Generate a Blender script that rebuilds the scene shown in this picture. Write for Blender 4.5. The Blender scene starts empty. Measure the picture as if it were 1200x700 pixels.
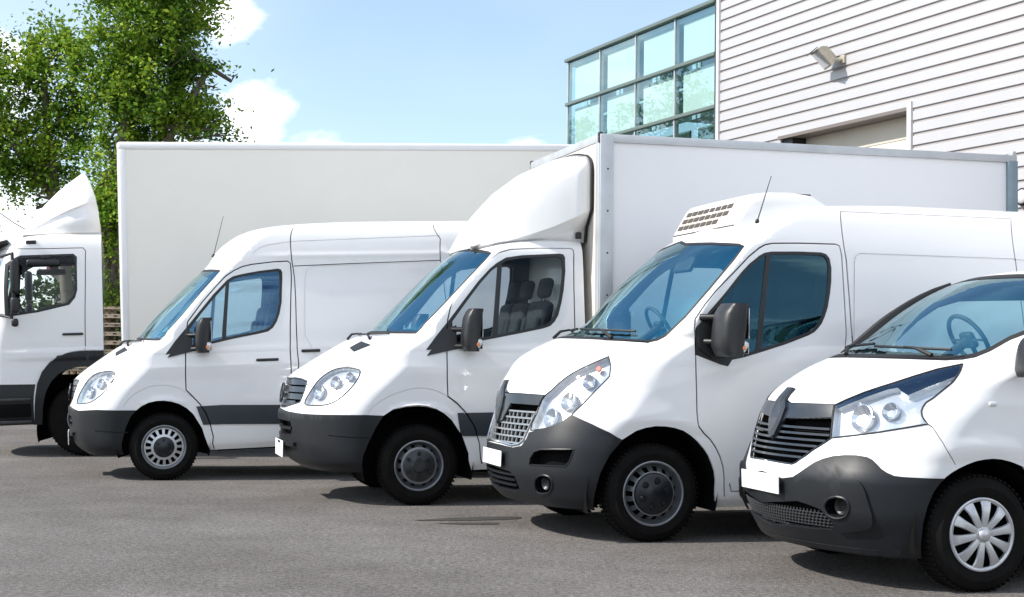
import bpy, bmesh, math, random
import numpy as np
from mathutils import Vector, Matrix
from mathutils.geometry import delaunay_2d_cdt

random.seed(4); rng = np.random.default_rng(4)
scn = bpy.context.scene
col = scn.collection
D2R = math.radians

# ---------------------------------------------------------------- camera
EYE = 1.35
PITCH, ROLL = math.atan(65 / 1710), D2R(0.8)
cam_d = bpy.data.cameras.new('camera'); cam = bpy.data.objects.new('camera', cam_d); col.objects.link(cam)
cam_d.sensor_width = 36; cam_d.lens = 1710 / 1200 * 36; cam_d.clip_start = .1; cam_d.clip_end = 3000
cam.matrix_world = (Matrix.Translation((0, 0, EYE)) @ Matrix.Rotation(math.pi / 2 + PITCH, 4, 'X') @ Matrix.Rotation(ROLL, 4, 'Z'))
scn.camera = cam

# ---------------------------------------------------------------- light
SUN_EL = 42.0
sun_dir = Vector((-.9763 * math.cos(D2R(SUN_EL)), -.2164 * math.cos(D2R(SUN_EL)), math.sin(D2R(SUN_EL))))
sd = bpy.data.lights.new('sun', 'SUN'); sd.energy = 2.6; sd.angle = D2R(.55); sd.color = (1, .945, .87)
sun = bpy.data.objects.new('sun', sd); col.objects.link(sun); sun.rotation_euler = sun_dir.to_track_quat('Z', 'Y').to_euler()
scn.view_settings.view_transform = 'Standard'; scn.view_settings.look = 'None'
scn.view_settings.exposure = 1.3; scn.view_settings.gamma = 1
scn.cycles.max_bounces = 10; scn.cycles.transparent_max_bounces = 24; scn.cycles.caustics_reflective = False; scn.cycles.caustics_refractive = False

world = bpy.data.worlds.new('World'); scn.world = world; world.use_nodes = True
wn, wl = world.node_tree.nodes, world.node_tree.links
wn.clear()
def N(nt, t, **k):
    n = nt.new(t)
    for a, b in k.items():
        if a.startswith('i_'): n.inputs[int(a[2:]) if a[2:].isdigit() else a[2:]].default_value = b
        else: setattr(n, a, b)
    return n
out = N(wn, 'ShaderNodeOutputWorld'); bg = N(wn, 'ShaderNodeBackground'); bg.inputs[1].default_value = .112
sky = N(wn, 'ShaderNodeTexSky'); sky.sky_type = 'NISHITA'; sky.sun_disc = False
sky.sun_elevation = D2R(SUN_EL); sky.sun_rotation = math.atan2(sun_dir.x, sun_dir.y); sky.air_density = 1.0; sky.dust_density = .5; sky.ozone_density = 2.0
tc = N(wn, 'ShaderNodeTexCoord')
def dirpx(x, y):
    v = Vector(((x - 600) / 1710, 1, -(y - 350) / 1710))
    a = PITCH
    v = Vector((v.x, v.y * math.cos(a) - v.z * math.sin(a), v.y * math.sin(a) + v.z * math.cos(a)))
    return v.normalized()
mp = N(wn, 'ShaderNodeMapping'); mp.inputs['Scale'].default_value = (1, 1, 1.9); wl.new(tc.outputs['Generated'], mp.inputs[0])
nz = N(wn, 'ShaderNodeTexNoise'); nz.inputs['Scale'].default_value = 9; nz.inputs['Detail'].default_value = 9; nz.inputs['Roughness'].default_value = .58
wl.new(mp.outputs[0], nz.inputs[0])
nz2 = N(wn, 'ShaderNodeTexNoise'); nz2.inputs['Scale'].default_value = 2.2; nz2.inputs['Detail'].default_value = 3
wl.new(mp.outputs[0], nz2.inputs[0])
prev = None
# cumulus banks, the unseen second row added and enlarged as fill light: direction (azimuth, elevation in degrees) and angular radius
def azel(az, el): return Vector((math.sin(D2R(az)) * math.cos(D2R(el)), math.cos(D2R(az)) * math.cos(D2R(el)), math.sin(D2R(el))))
BANKS = [(-20.5, 9.5, 3.4), (-19.5, 3.5, 4.5), (-10.0, 8.9, 2.5), (-8.0, 7.3, 2.6), (-11.4, 12.3, 1.7), (-12.3, 6.5, 2.6), (-5.6, 6.9, 1.8), (.3, 7.6, 1.1),
         (-45, 9, 9), (-80, 14, 19), (-130, 14, 23), (170, 18, 26), (120, 14, 23), (70, 14, 16), (35, 10, 8), (-60, 30, 10), (150, 40, 22), (60, 34, 9), (-160, 42, 19), (105, 32, 16), (-110, 34, 14)]
for az, el, r in BANKS:
    d = azel(az, el)
    dp = N(wn, 'ShaderNodeVectorMath', operation='DISTANCE'); wl.new(tc.outputs['Generated'], dp.inputs[0]); dp.inputs[1].default_value = d
    mr = N(wn, 'ShaderNodeMapRange'); mr.inputs['From Min'].default_value = D2R(r) * 1.25; mr.inputs['From Max'].default_value = 0
    wl.new(dp.outputs['Value'], mr.inputs['Value'])
    if prev is None: prev = mr.outputs[0]
    else:
        m = N(wn, 'ShaderNodeMath', operation='MAXIMUM'); wl.new(prev, m.inputs[0]); wl.new(mr.outputs[0], m.inputs[1]); prev = m.outputs[0]
ad = N(wn, 'ShaderNodeMath', operation='MULTIPLY_ADD'); wl.new(nz.outputs[0], ad.inputs[0]); ad.inputs[1].default_value = 2.5; wl.new(prev, ad.inputs[2])
mr = N(wn, 'ShaderNodeMapRange', interpolation_type='SMOOTHSTEP'); mr.inputs['From Min'].default_value = 1.50; mr.inputs['From Max'].default_value = 2.15
wl.new(ad.outputs[0], mr.inputs['Value'])
veil = N(wn, 'ShaderNodeMapRange', interpolation_type='SMOOTHSTEP'); veil.inputs['From Min'].default_value = .42; veil.inputs['From Max'].default_value = .8; veil.inputs['To Max'].default_value = .26
veil.inputs['To Min'].default_value = .06
wl.new(nz2.outputs[0], veil.inputs['Value'])
mx = N(wn, 'ShaderNodeMath', operation='MAXIMUM'); wl.new(mr.outputs[0], mx.inputs[0]); wl.new(veil.outputs[0], mx.inputs[1])
mix = N(wn, 'ShaderNodeMixRGB'); wl.new(mx.outputs[0], mix.inputs[0]); hs_ = N(wn, 'ShaderNodeHueSaturation'); hs_.inputs['Saturation'].default_value = .98; hs_.inputs['Value'].default_value = .74; hs_.inputs['Hue'].default_value = .497; wl.new(sky.outputs[0], hs_.inputs['Color']); wl.new(hs_.outputs[0], mix.inputs[1]); mix.inputs[2].default_value = (6.6, 6.75, 7.0, 1)
wl.new(mix.outputs[0], bg.inputs[0]); wl.new(bg.outputs[0], out.inputs[0])

# ---------------------------------------------------------------- materials
def mat(name, colr, rough=.5, metal=0, spec=.5, coat=0, noise=0, nscale=8, bump=0, bscale=60, alpha=None):
    m = bpy.data.materials.new(name); m.use_nodes = True
    nt, lk = m.node_tree.nodes, m.node_tree.links
    p = nt['Principled BSDF']
    p.inputs['Base Color'].default_value = (*colr, 1); p.inputs['Roughness'].default_value = rough; p.inputs['Metallic'].default_value = metal
    p.inputs['Specular IOR Level'].default_value = spec; p.inputs['Coat Weight'].default_value = coat; p.inputs['Coat Roughness'].default_value = .04
    if noise or bump:
        tc = nt.new('ShaderNodeTexCoord')
    if noise:
        t = nt.new('ShaderNodeTexNoise'); t.inputs['Scale'].default_value = nscale; t.inputs['Detail'].default_value = 6; lk.new(tc.outputs['Object'], t.inputs[0])
        r = nt.new('ShaderNodeValToRGB'); r.color_ramp.elements[0].position = .3; r.color_ramp.elements[1].position = .7
        r.color_ramp.elements[0].color = (*[c * (1 - noise) for c in colr], 1); r.color_ramp.elements[1].color = (*[min(1, c * (1 + noise)) for c in colr], 1)
        lk.new(t.outputs[0], r.inputs[0]); lk.new(r.outputs[0], p.inputs['Base Color'])
    if bump:
        t = nt.new('ShaderNodeTexNoise'); t.inputs['Scale'].default_value = bscale; t.inputs['Detail'].default_value = 3; lk.new(tc.outputs['Object'], t.inputs[0])
        b = nt.new('ShaderNodeBump'); b.inputs['Strength'].default_value = bump; b.inputs['Distance'].default_value = .01; lk.new(t.outputs[0], b.inputs['Height']); lk.new(b.outputs[0], p.inputs['Normal'])
    return m
def glass(name, tint, refl, glos=(1, 1, 1), rough=0, coated=False, fr=1.0):
    m = bpy.data.materials.new(name); m.use_nodes = True
    nt, lk = m.node_tree.nodes, m.node_tree.links; nt.clear()
    o = nt.new('ShaderNodeOutputMaterial'); t = nt.new('ShaderNodeBsdfTransparent'); g = nt.new('ShaderNodeBsdfGlossy'); x = nt.new('ShaderNodeMixShader')
    t.inputs[0].default_value = (*tint, 1); g.inputs[0].default_value = (*glos, 1); g.inputs['Roughness'].default_value = rough
    f = nt.new('ShaderNodeFresnel'); ge = nt.new('ShaderNodeNewGeometry'); io = nt.new('ShaderNodeMath'); io.operation = 'MULTIPLY_ADD'; io.inputs[1].default_value = 1 / 1.5 - 1.5; io.inputs[2].default_value = 1.5
    lk.new(ge.outputs['Backfacing'], io.inputs[0]); lk.new(io.outputs[0], f.inputs[0])
    a = nt.new('ShaderNodeMath'); a.operation = 'MULTIPLY_ADD'; a.inputs[1].default_value = fr; a.inputs[2].default_value = refl; a.use_clamp = True
    lk.new(f.outputs[0], a.inputs[0]); lk.new(t.outputs[0], x.inputs[1]); lk.new(g.outputs[0], x.inputs[2])
    if coated:      # a tinted reflective film under the clear outer surface
        a.inputs[0].default_value = 0; x.inputs[0].default_value = refl
        g2 = nt.new('ShaderNodeBsdfGlossy'); g2.inputs[0].default_value = (.95, 1, .97, 1); g2.inputs['Roughness'].default_value = rough; x2 = nt.new('ShaderNodeMixShader')
        lk.new(f.outputs[0], x2.inputs[0]); lk.new(x.outputs[0], x2.inputs[1]); lk.new(g2.outputs[0], x2.inputs[2]); lk.new(x2.outputs[0], o.inputs[0])
    else:
        lk.new(a.outputs[0], x.inputs[0]); lk.new(x.outputs[0], o.inputs[0])
    return m
M = dict(
    paint=mat('white_paint', (.83, .83, .83), .32, coat=.6, noise=.012, nscale=3),
    paint2=mat('white_gelcoat', (.80, .80, .79), .38, coat=.25, noise=.015, nscale=3),
    bumper=mat('grey_plastic', (.008, .0097, .0125), .44, spec=.38, noise=.14, nscale=7, bump=.05, bscale=500),
    strip=mat('slate_plastic', (.026, .033, .042), .42, noise=.1, nscale=5),
    black=mat('black_plastic', (.009, .0095, .011), .45, noise=.15, nscale=14),
    gloss_black=mat('gloss_black', (.006, .014, .017), .16, coat=.5),
    bar=mat('slate_gloss', (.012, .017, .024), .30, coat=.3),
    rubber=mat('rubber_seal', (.007, .007, .008), .6),
    tyre=mat('tyre_rubber', (.008, .0075, .007), .85, spec=.12, noise=.25, nscale=9, bump=.15, bscale=120),
    liner=mat('underbody_black', (.005, .005, .0055), .9, spec=.1),
    trim=mat('cabin_trim', (.030, .036, .044), .6, noise=.08),
    seat=mat('seat_fabric', (.014, .016, .021), .85, noise=.2, nscale=60),
    steel=mat('painted_steel_rim', (.20, .21, .225), .36, metal=.6, noise=.12, nscale=16),
    steel_dark=mat('dark_steel', (.045, .048, .052), .42, metal=.5, noise=.2, nscale=20),
    silver=mat('silver_hubcap', (.52, .53, .55), .32, metal=.55, noise=.05),
    hub=mat('hub_cap_plastic', (.004, .007, .011), .35, noise=.2, nscale=14),
    chrome=mat('chrome_trim', (.62, .64, .66), .16, metal=.95),
    reflector=mat('lamp_reflector', (.74, .76, .78), .22, metal=.55, noise=.06, nscale=22, bump=.25, bscale=14),
    lampwhite=mat('lamp_housing', (.70, .72, .74), .35, metal=.2),
    orange=mat('amber_plastic', (.75, .12, .02), .35),
    amber=mat('amber_lens', (.80, .30, .12), .25),
    plate=mat('blank_plate', (.86, .86, .86), .45),
    alu=mat('aluminium_trim', (.50, .52, .54), .42, metal=.45, noise=.10, nscale=4),
    alu_dark=mat('galvanised_post', (.20, .26, .30), .45, metal=.35, noise=.1, nscale=5),
    boxwall=mat('box_panel_white', (.80, .80, .81), .38, noise=.012, nscale=2),
    boxwall2=mat('box_panel_grey_white', (.88, .85, .775), .45, noise=.015, nscale=2),
    boxfront=mat('box_front_cream', (.66, .63, .57), .5, noise=.03, nscale=3),
    mesh=mat('grille_mesh', (.05, .053, .058), .45),
    screen=glass('windscreen_glass', (.84, 1.0, .94), .27, (.0, .64, .98), 0, True),
    window=glass('side_glass', (.80, .95, .97), .12, (.04, .40, .90), 0, True),
    window_tint=glass('tinted_side_glass', (.14, .42, .45), .09, (.0, .40, .58), 0, True),
    window_clear=glass('clear_side_glass', (.84, .89, .91), .0, (.9, .95, 1.0), fr=.45),
    lens=glass('lamp_lens', (.92, .95, .97), .10, (1, 1, 1), .02),
    blue_lens=glass('blue_tinted_lens', (.06, .14, .30), .12, (.5, .75, 1.0)),
    facade=glass('facade_glass', (.84, .97, .96), .15, (.72, .92, .92)),
)

# ---------------------------------------------------------------- mesh helpers
def link(name, me, parent=None, label=None, cat=None, group=None, kind=None):
    o = bpy.data.objects.new(name, me); col.objects.link(o)
    if parent is not None: o.parent = parent
    tag(o, label, cat, group, kind); return o
def tag(o, label=None, cat=None, group=None, kind=None):
    for k, v in (('label', label), ('category', cat), ('group', group), ('kind', kind)):
        if v: o[k] = v
    return o
def empty(name, loc, rz=0, label=None, cat=None, group=None, ry=0):
    o = bpy.data.objects.new(name, None); col.objects.link(o); o.location = loc; o.rotation_euler = (0, ry, rz); o.empty_display_size = .3
    return tag(o, label, cat, group)
def raw(name, verts, faces, material, parent=None, smooth=False, **k):
    me = bpy.data.meshes.new(name); me.from_pydata([tuple(map(float, v)) for v in verts], [], faces)
    me.materials.append(material)
    if smooth: me.polygons.foreach_set('use_smooth', [True] * len(me.polygons))
    me.update(); return link(name, me, parent, **k)
class MB:
    """collects simple solids into one mesh"""
    def __init__(s): s.v = []; s.f = []; s.sm = []
    def add(s, v, f, smooth=False):
        n = len(s.v); s.v += [tuple(map(float, p)) for p in v]; s.f += [tuple(i + n for i in q) for q in f]; s.sm += [smooth] * len(f)
    def box(s, c, d, rot=None, bev=0):
        hx, hy, hz = d[0] / 2, d[1] / 2, d[2] / 2
        if bev:
            bm = bmesh.new(); bmesh.ops.create_cube(bm, size=1)
            for v in bm.verts: v.co = Vector((v.co.x * d[0], v.co.y * d[1], v.co.z * d[2]))
            bmesh.ops.bevel(bm, geom=bm.edges[:], offset=min(bev, hx * .9, hy * .9, hz * .9), segments=3, profile=.5, affect='EDGES')
            vs = [v.co.copy() for v in bm.verts]; bm.verts.index_update(); fs = [[v.index for v in f.verts] for f in bm.faces]; bm.free(); sm = True
        else:
            vs = [Vector((x * hx, y * hy, z * hz)) for z in (-1, 1) for y in (-1, 1) for x in (-1, 1)]
            fs = [(0, 2, 3, 1), (4, 5, 7, 6), (0, 1, 5, 4), (2, 6, 7, 3), (0, 4, 6, 2), (1, 3, 7, 5)]; sm = False
        if rot is not None: vs = [rot @ v for v in vs]
        s.add([v + Vector(c) for v in vs], fs, sm)
    def bar(s, a, b, w, h, up=(0, 0, 1)):
        a, b = Vector(a), Vector(b); d = (b - a); L = d.length; d.normalize(); y = Vector(up).cross(d)
        if y.length < 1e-5: y = Vector((1, 0, 0))
        y.normalize(); z = d.cross(y); R_ = Matrix((d, y, z)).transposed()
        s.box((a + b) / 2, (L, w, h), R_)
    def tube(s, pts, r, n=8, cap=True, closed=False):
        pts = [Vector(p) for p in pts]; rs = r if isinstance(r, (list, tuple)) else [r] * len(pts)
        vs = []; fs = []; m = len(pts); up = None
        for i, p in enumerate(pts):
            if closed: t = pts[(i + 1) % m] - pts[i - 1]
            else: t = pts[min(i + 1, m - 1)] - pts[max(i - 1, 0)]
            t.normalize()
            if up is None: up = Vector((0, 0, 1)) if abs(t.z) < .9 else Vector((1, 0, 0))
            x = up.cross(t); x.normalize(); y = t.cross(x); up = y
            for k in range(n):
                a = 2 * math.pi * k / n; vs.append(p + (x * math.cos(a) + y * math.sin(a)) * rs[i])
        for i in range(m if closed else m - 1):
            j = (i + 1) % m
            for k in range(n): fs.append((i * n + k, i * n + (k + 1) % n, j * n + (k + 1) % n, j * n + k))
        if cap and not closed: fs.append(tuple(range(n))[::-1]); fs.append(tuple((m - 1) * n + k for k in range(n)))
        s.add(vs, fs, True)
    def lathe(s, prof, n=48, c=(0, 0, 0), smooth=True, a0=0, a1=2 * math.pi):
        """profile (radius, y) turned about the y axis"""
        vs = []; fs = []; m = len(prof); full = abs(a1 - a0 - 2 * math.pi) < 1e-6; nn = n if full else n + 1
        for i in range(nn):
            a = a0 + (a1 - a0) * i / n
            for r, y in prof: vs.append((c[0] + r * math.cos(a), c[1] + y, c[2] + r * math.sin(a)))
        for i in range(n):
            j = (i + 1) % nn if full else i + 1
            for k in range(m - 1): fs.append((i * m + k, i * m + k + 1, j * m + k + 1, j * m + k))
        s.add(vs, fs, smooth)
    def loft(s, rings, smooth=True, caps=True):
        n = len(rings[0]); vs = [p for r in rings for p in r]; fs = []
        for i in range(len(rings) - 1):
            for k in range(n): fs.append((i * n + k, i * n + (k + 1) % n, (i + 1) * n + (k + 1) % n, (i + 1) * n + k))
        if caps: fs.append(tuple(range(n))[::-1]); fs.append(tuple((len(rings) - 1) * n + k for k in range(n)))
        s.add(vs, fs, smooth)
    def build(s, name, material, parent=None, sharp=40, **k):
        me = bpy.data.meshes.new(name); me.from_pydata(s.v, [], s.f)
        bm = bmesh.new(); bm.from_mesh(me); bmesh.ops.recalc_face_normals(bm, faces=bm.faces[:]); bm.to_mesh(me); bm.free()
        me.materials.append(material); me.polygons.foreach_set('use_smooth', s.sm)
        if any(s.sm): me.set_sharp_from_angle(angle=D2R(sharp))
        me.update(); return link(name, me, parent, **k)
# ---------------------------------------------------------------- body surface
def pchip(x, y, q):
    x = np.asarray(x, float); y = np.asarray(y, float); q = np.asarray(q, float)
    h = np.diff(x); d = np.diff(y) / h
    m = np.zeros_like(y)
    for i in range(1, len(x) - 1):
        if d[i-1] * d[i] > 0:
            w1 = 2*h[i] + h[i-1]; w2 = h[i] + 2*h[i-1]
            m[i] = (w1 + w2) / (w1 / d[i-1] + w2 / d[i])
    m[0] = d[0]; m[-1] = d[-1]
    qc = np.clip(q, x[0], x[-1])
    i = np.clip(np.searchsorted(x, qc) - 1, 0, len(h) - 1)
    t = (qc - x[i]) / h[i]
    return ((2*t**3 - 3*t**2 + 1) * y[i] + (t**3 - 2*t**2 + t) * h[i] * m[i]
            + (-2*t**3 + 3*t**2) * y[i+1] + (t**3 - t**2) * h[i] * m[i+1])

class Body:
    """Outer skin of a vehicle: a stack of level slices, each a rounded nose that runs into a straight side.
    A point of the near half is addressed by (s, v): s = u + w along the slice, v = height."""
    def __init__(b, table, length, fx=None):
        b.t = np.array(table, float); b.L = length; b.fx = fx
        b.v0, b.v1 = b.t[0, 0], b.t[-1, 0]
    def par(b, v):
        t = b.t
        return [pchip(t[:, 0], t[:, k], v) for k in range(1, 6)]
    def centre(b, v):
        return b.par(v)[0]
    def S(b, s, v):
        s = np.asarray(s, float); v = np.asarray(v, float)
        uc, us, ws, W, Ru = b.par(v)
        m = 2 * (us - uc) / ws
        def f(q):
            th = np.clip(q - 1, 0, 1) * (math.pi / 2)
            w1 = ws * np.minimum(q, 1)
            w = np.where(q < 1, w1, ws + (W - ws) * np.sin(th))
            u = np.where(q < 1, uc + (us - uc) * (w1 / ws) ** 2, us + m * (W - ws) * np.sin(th) + Ru * (1 - np.cos(th)))
            return u, w
        lo = np.zeros_like(s + v); hi = lo + 2
        for _ in range(26):
            q = (lo + hi) / 2; u, w = f(q); a = (u + w) < s
            lo = np.where(a, q, lo); hi = np.where(a, hi, q)
        u, w = f(hi)
        side = s > (us + m * (W - ws) + Ru + W)
        u = np.where(side, s - W, u); w = np.where(side, W, w)
        low = s < uc
        u = np.where(low, uc, u); w = np.where(low, 0, w)
        P = np.stack([u, w, v + 0 * s], -1)
        if b.fx: P = b.fx(P)
        return P
    def N(b, s, v, e=.004):
        du = b.S(s + e, v) - b.S(np.maximum(s - e, b.centre(v)), v)
        dv = b.S(s, np.minimum(v + e, b.v1)) - b.S(s, np.maximum(v - e, b.v0))
        n = np.cross(du, dv)
        n /= np.maximum(np.linalg.norm(n, axis=-1, keepdims=True), 1e-9)
        return n
# body tables: height, u_centre, u_shoulder, w_shoulder, half width, corner radius (metres)
T_CHASSIS = [
 (0.3,-0.9,-0.8,0.64,0.92,0.24),(0.38,-1.02,-0.9,0.64,0.96,0.2448),(0.55,-1.09,-0.95,0.64,0.975,0.2856),(0.78,-1.11,-0.96,0.64,0.985,0.2992),
 (0.84,-1.09,-0.94,0.64,0.985,0.306),(0.98,-1.07,-0.88,0.64,0.985,0.3128),(1.1,-1.04,-0.8,0.64,0.985,0.3128),(1.14,-1,-0.76,0.64,0.985,0.3128),
 (1.25,-0.84,-0.62,0.64,0.98,0.2856),(1.37,-0.64,-0.48,0.64,0.975,0.24),(1.45,-0.5,-0.33,0.65,0.965,0.22),(1.55,-0.25,-0.09,0.66,0.955,0.1),
 (1.6,-0.2,-0.05,0.67,0.95,0.08),(1.8,-0.01,0.14,0.67,0.925,0.06),(2,0.19,0.33,0.67,0.9,0.05),(2.2,0.4,0.54,0.66,0.875,0.04),
 (2.28,0.5,0.63,0.655,0.86,0.05),(2.33,0.58,0.72,0.65,0.84,0.08),(2.38,0.7,0.86,0.62,0.8,0.15),(2.42,0.88,1.05,0.55,0.72,0.3),(2.45,1.2,1.4,0.45,0.6,0.3)]
def _sc(r,k,dw=0): return (round(r[0]/k,4),round(r[1]/k,4),round(r[2]/k,4),round(r[3]/k,4),round(r[4]/k+dw,4),round(r[5]/k,4))
def _nose(r): return (r[0], r[1] * (.89 if r[1] < 0 else 1), r[2] * (.92 if r[2] < 0 else 1), *r[3:])
T_PANEL = [_nose(_sc(r,1.05)) for r in T_CHASSIS if r[0]<2.25] + [(2.25,.56,.68,.62,.83,.06),(2.40,.66,.79,.61,.815,.08),(2.52,.80,.93,.59,.79,.10),
 (2.60,.95,1.08,.55,.75,.14),(2.65,1.15,1.30,.48,.68,.2),(2.68,1.5,1.7,.38,.56,.3)]
T_REEFER = [
 (0.24,-0.8,-0.66,0.7,0.93,0.2016),(0.32,-0.88,-0.72,0.7,0.98,0.2304),(0.5,-0.925,-0.76,0.72,1.01,0.2592),(0.65,-0.92,-0.75,0.72,1.02,0.2736),
 (0.82,-0.89,-0.7,0.72,1.025,0.3024),(1,-0.865,-0.62,0.72,1.03,0.3168),(1.1,-0.845,-0.56,0.72,1.03,0.3168),(1.2,-0.79,-0.5,0.72,1.028,0.3024),
 (1.3,-0.72,-0.42,0.72,1.025,0.2736),(1.4,-0.57,-0.28,0.72,1.015,0.289),(1.47,-0.42,-0.12,0.73,1.005,0.26),(1.53,-0.24,0,0.74,1,0.15),
 (1.6,-0.12,0.09,0.74,0.995,0.1),(1.8,0.06,0.26,0.735,0.975,0.08),(2,0.26,0.45,0.73,0.955,0.07),(2.2,0.5,0.67,0.72,0.93,0.06),
 (2.27,0.6,0.78,0.71,0.915,0.07),(2.36,0.79,0.93,0.69,0.89,0.1),(2.44,0.96,1.08,0.65,0.86,0.14),(2.5,1.12,1.24,0.58,0.82,0.2),
 (2.545,1.32,1.47,0.5,0.74,0.3),(2.57,1.62,1.8,0.4,0.62,0.3)]
T_COMPACT = [
 (0.2,-0.78,-0.62,0.66,0.88,0.21),(0.3,-0.86,-0.68,0.66,0.92,0.24),(0.45,-0.93,-0.74,0.68,0.945,0.27),(0.62,-0.94,-0.75,0.68,0.955,0.285),
 (0.75,-0.9,-0.7,0.68,0.965,0.3),(0.86,-0.865,-0.66,0.68,0.975,0.3),(1,-0.83,-0.6,0.68,0.975,0.315),(1.08,-0.8,-0.54,0.68,0.975,0.315),
 (1.14,-0.75,-0.48,0.68,0.972,0.315),(1.22,-0.63,-0.37,0.68,0.968,0.285),(1.3,-0.49,-0.22,0.68,0.962,0.34),(1.36,-0.34,-0.07,0.69,0.957,0.26),
 (1.41,-0.17,0.04,0.7,0.95,0.18),(1.5,0,0.17,0.69,0.93,0.12),(1.6,0.14,0.29,0.67,0.9,0.1),(1.7,0.28,0.43,0.65,0.87,0.1),
 (1.8,0.45,0.6,0.62,0.83,0.1),(1.88,0.62,0.8,0.59,0.79,0.12),(1.93,0.8,1,0.54,0.74,0.2),(1.96,1.05,1.3,0.45,0.66,0.25),(1.98,1.5,1.7,0.35,0.56,0.3)]
T_LORRY = [(.42,-1.25,-1.15,.8,1.10,.2),(.8,-1.32,-1.22,.8,1.15,.25),(1.4,-1.30,-1.20,.8,1.15,.25),(1.75,-1.25,-1.13,.8,1.145,.24),
 (2.2,-1.15,-1.03,.8,1.13,.2),(2.6,-1.02,-.90,.8,1.105,.2),(2.70,-.95,-.82,.78,1.08,.22),(2.76,-.84,-.68,.74,1.03,.26),(2.80,-.66,-.45,.66,.95,.3)]
def flare(P, r0, r1, h, cv=.35, cu=0., vlo=.76):
    d = np.hypot(P[..., 0] - cu, P[..., 2] - cv)
    k = np.clip((r1 - d) / (r1 - r0), 0, 1); k = k * k * (3 - 2 * k)
    P[..., 1] = P[..., 1] + h * k * (P[..., 1] > .6) * np.clip((P[..., 2] - vlo) / .12, 0, 1)
    return P
def panel(P, u0, u1, v0, v1, h, r=.035):
    f = lambda a: np.clip(a / r, 0, 1)
    k = f(P[..., 0] - u0) * f(u1 - P[..., 0]) * f(P[..., 2] - v0) * f(v1 - P[..., 2])
    P[..., 1] = P[..., 1] - h * k * k * (3 - 2 * k) * (P[..., 1] > .5)
    return P
def crease(P, v, h, wid, u0, u1):
    k = np.clip(1 - np.abs(P[..., 2] - v) / wid, 0, 1) * np.clip((P[..., 0] - u0) / .3, 0, 1) * np.clip((u1 - P[..., 0]) / .3, 0, 1)
    P[..., 1] = P[..., 1] + h * k * (P[..., 1] > .5)
    return P
def fx_chassis(P): return crease(flare(P, .50, .565, .034, .36), 1.22, .012, .14, -.3, 9)
def fx_panel(P):
    P = flare(P, .47, .53, .032, .34); P = flare(P, .465, .53, .026, .34, 3.665)
    P = crease(P, 1.16, .012, .13, -.3, 9); P = crease(P, 2.30, .010, .05, 1.0, 9)
    return P
def fx_reefer(P):
    P = flare(P, .52, .72, .020, .35); P = flare(P, .47, .55, .02, .35, 3.68)
    return P
def fx_compact(P):
    P = flare(P, .45, .60, .022, .335); P = flare(P, .45, .6, .022, .335, 3.1)
    return crease(P, 1.18, .012, .2, .3, 9)
def fx_lorry(P): return crease(crease(P, 1.33, .012, .02, -.9, .5), 1.22, .02, .03, -.9, .5)
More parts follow.
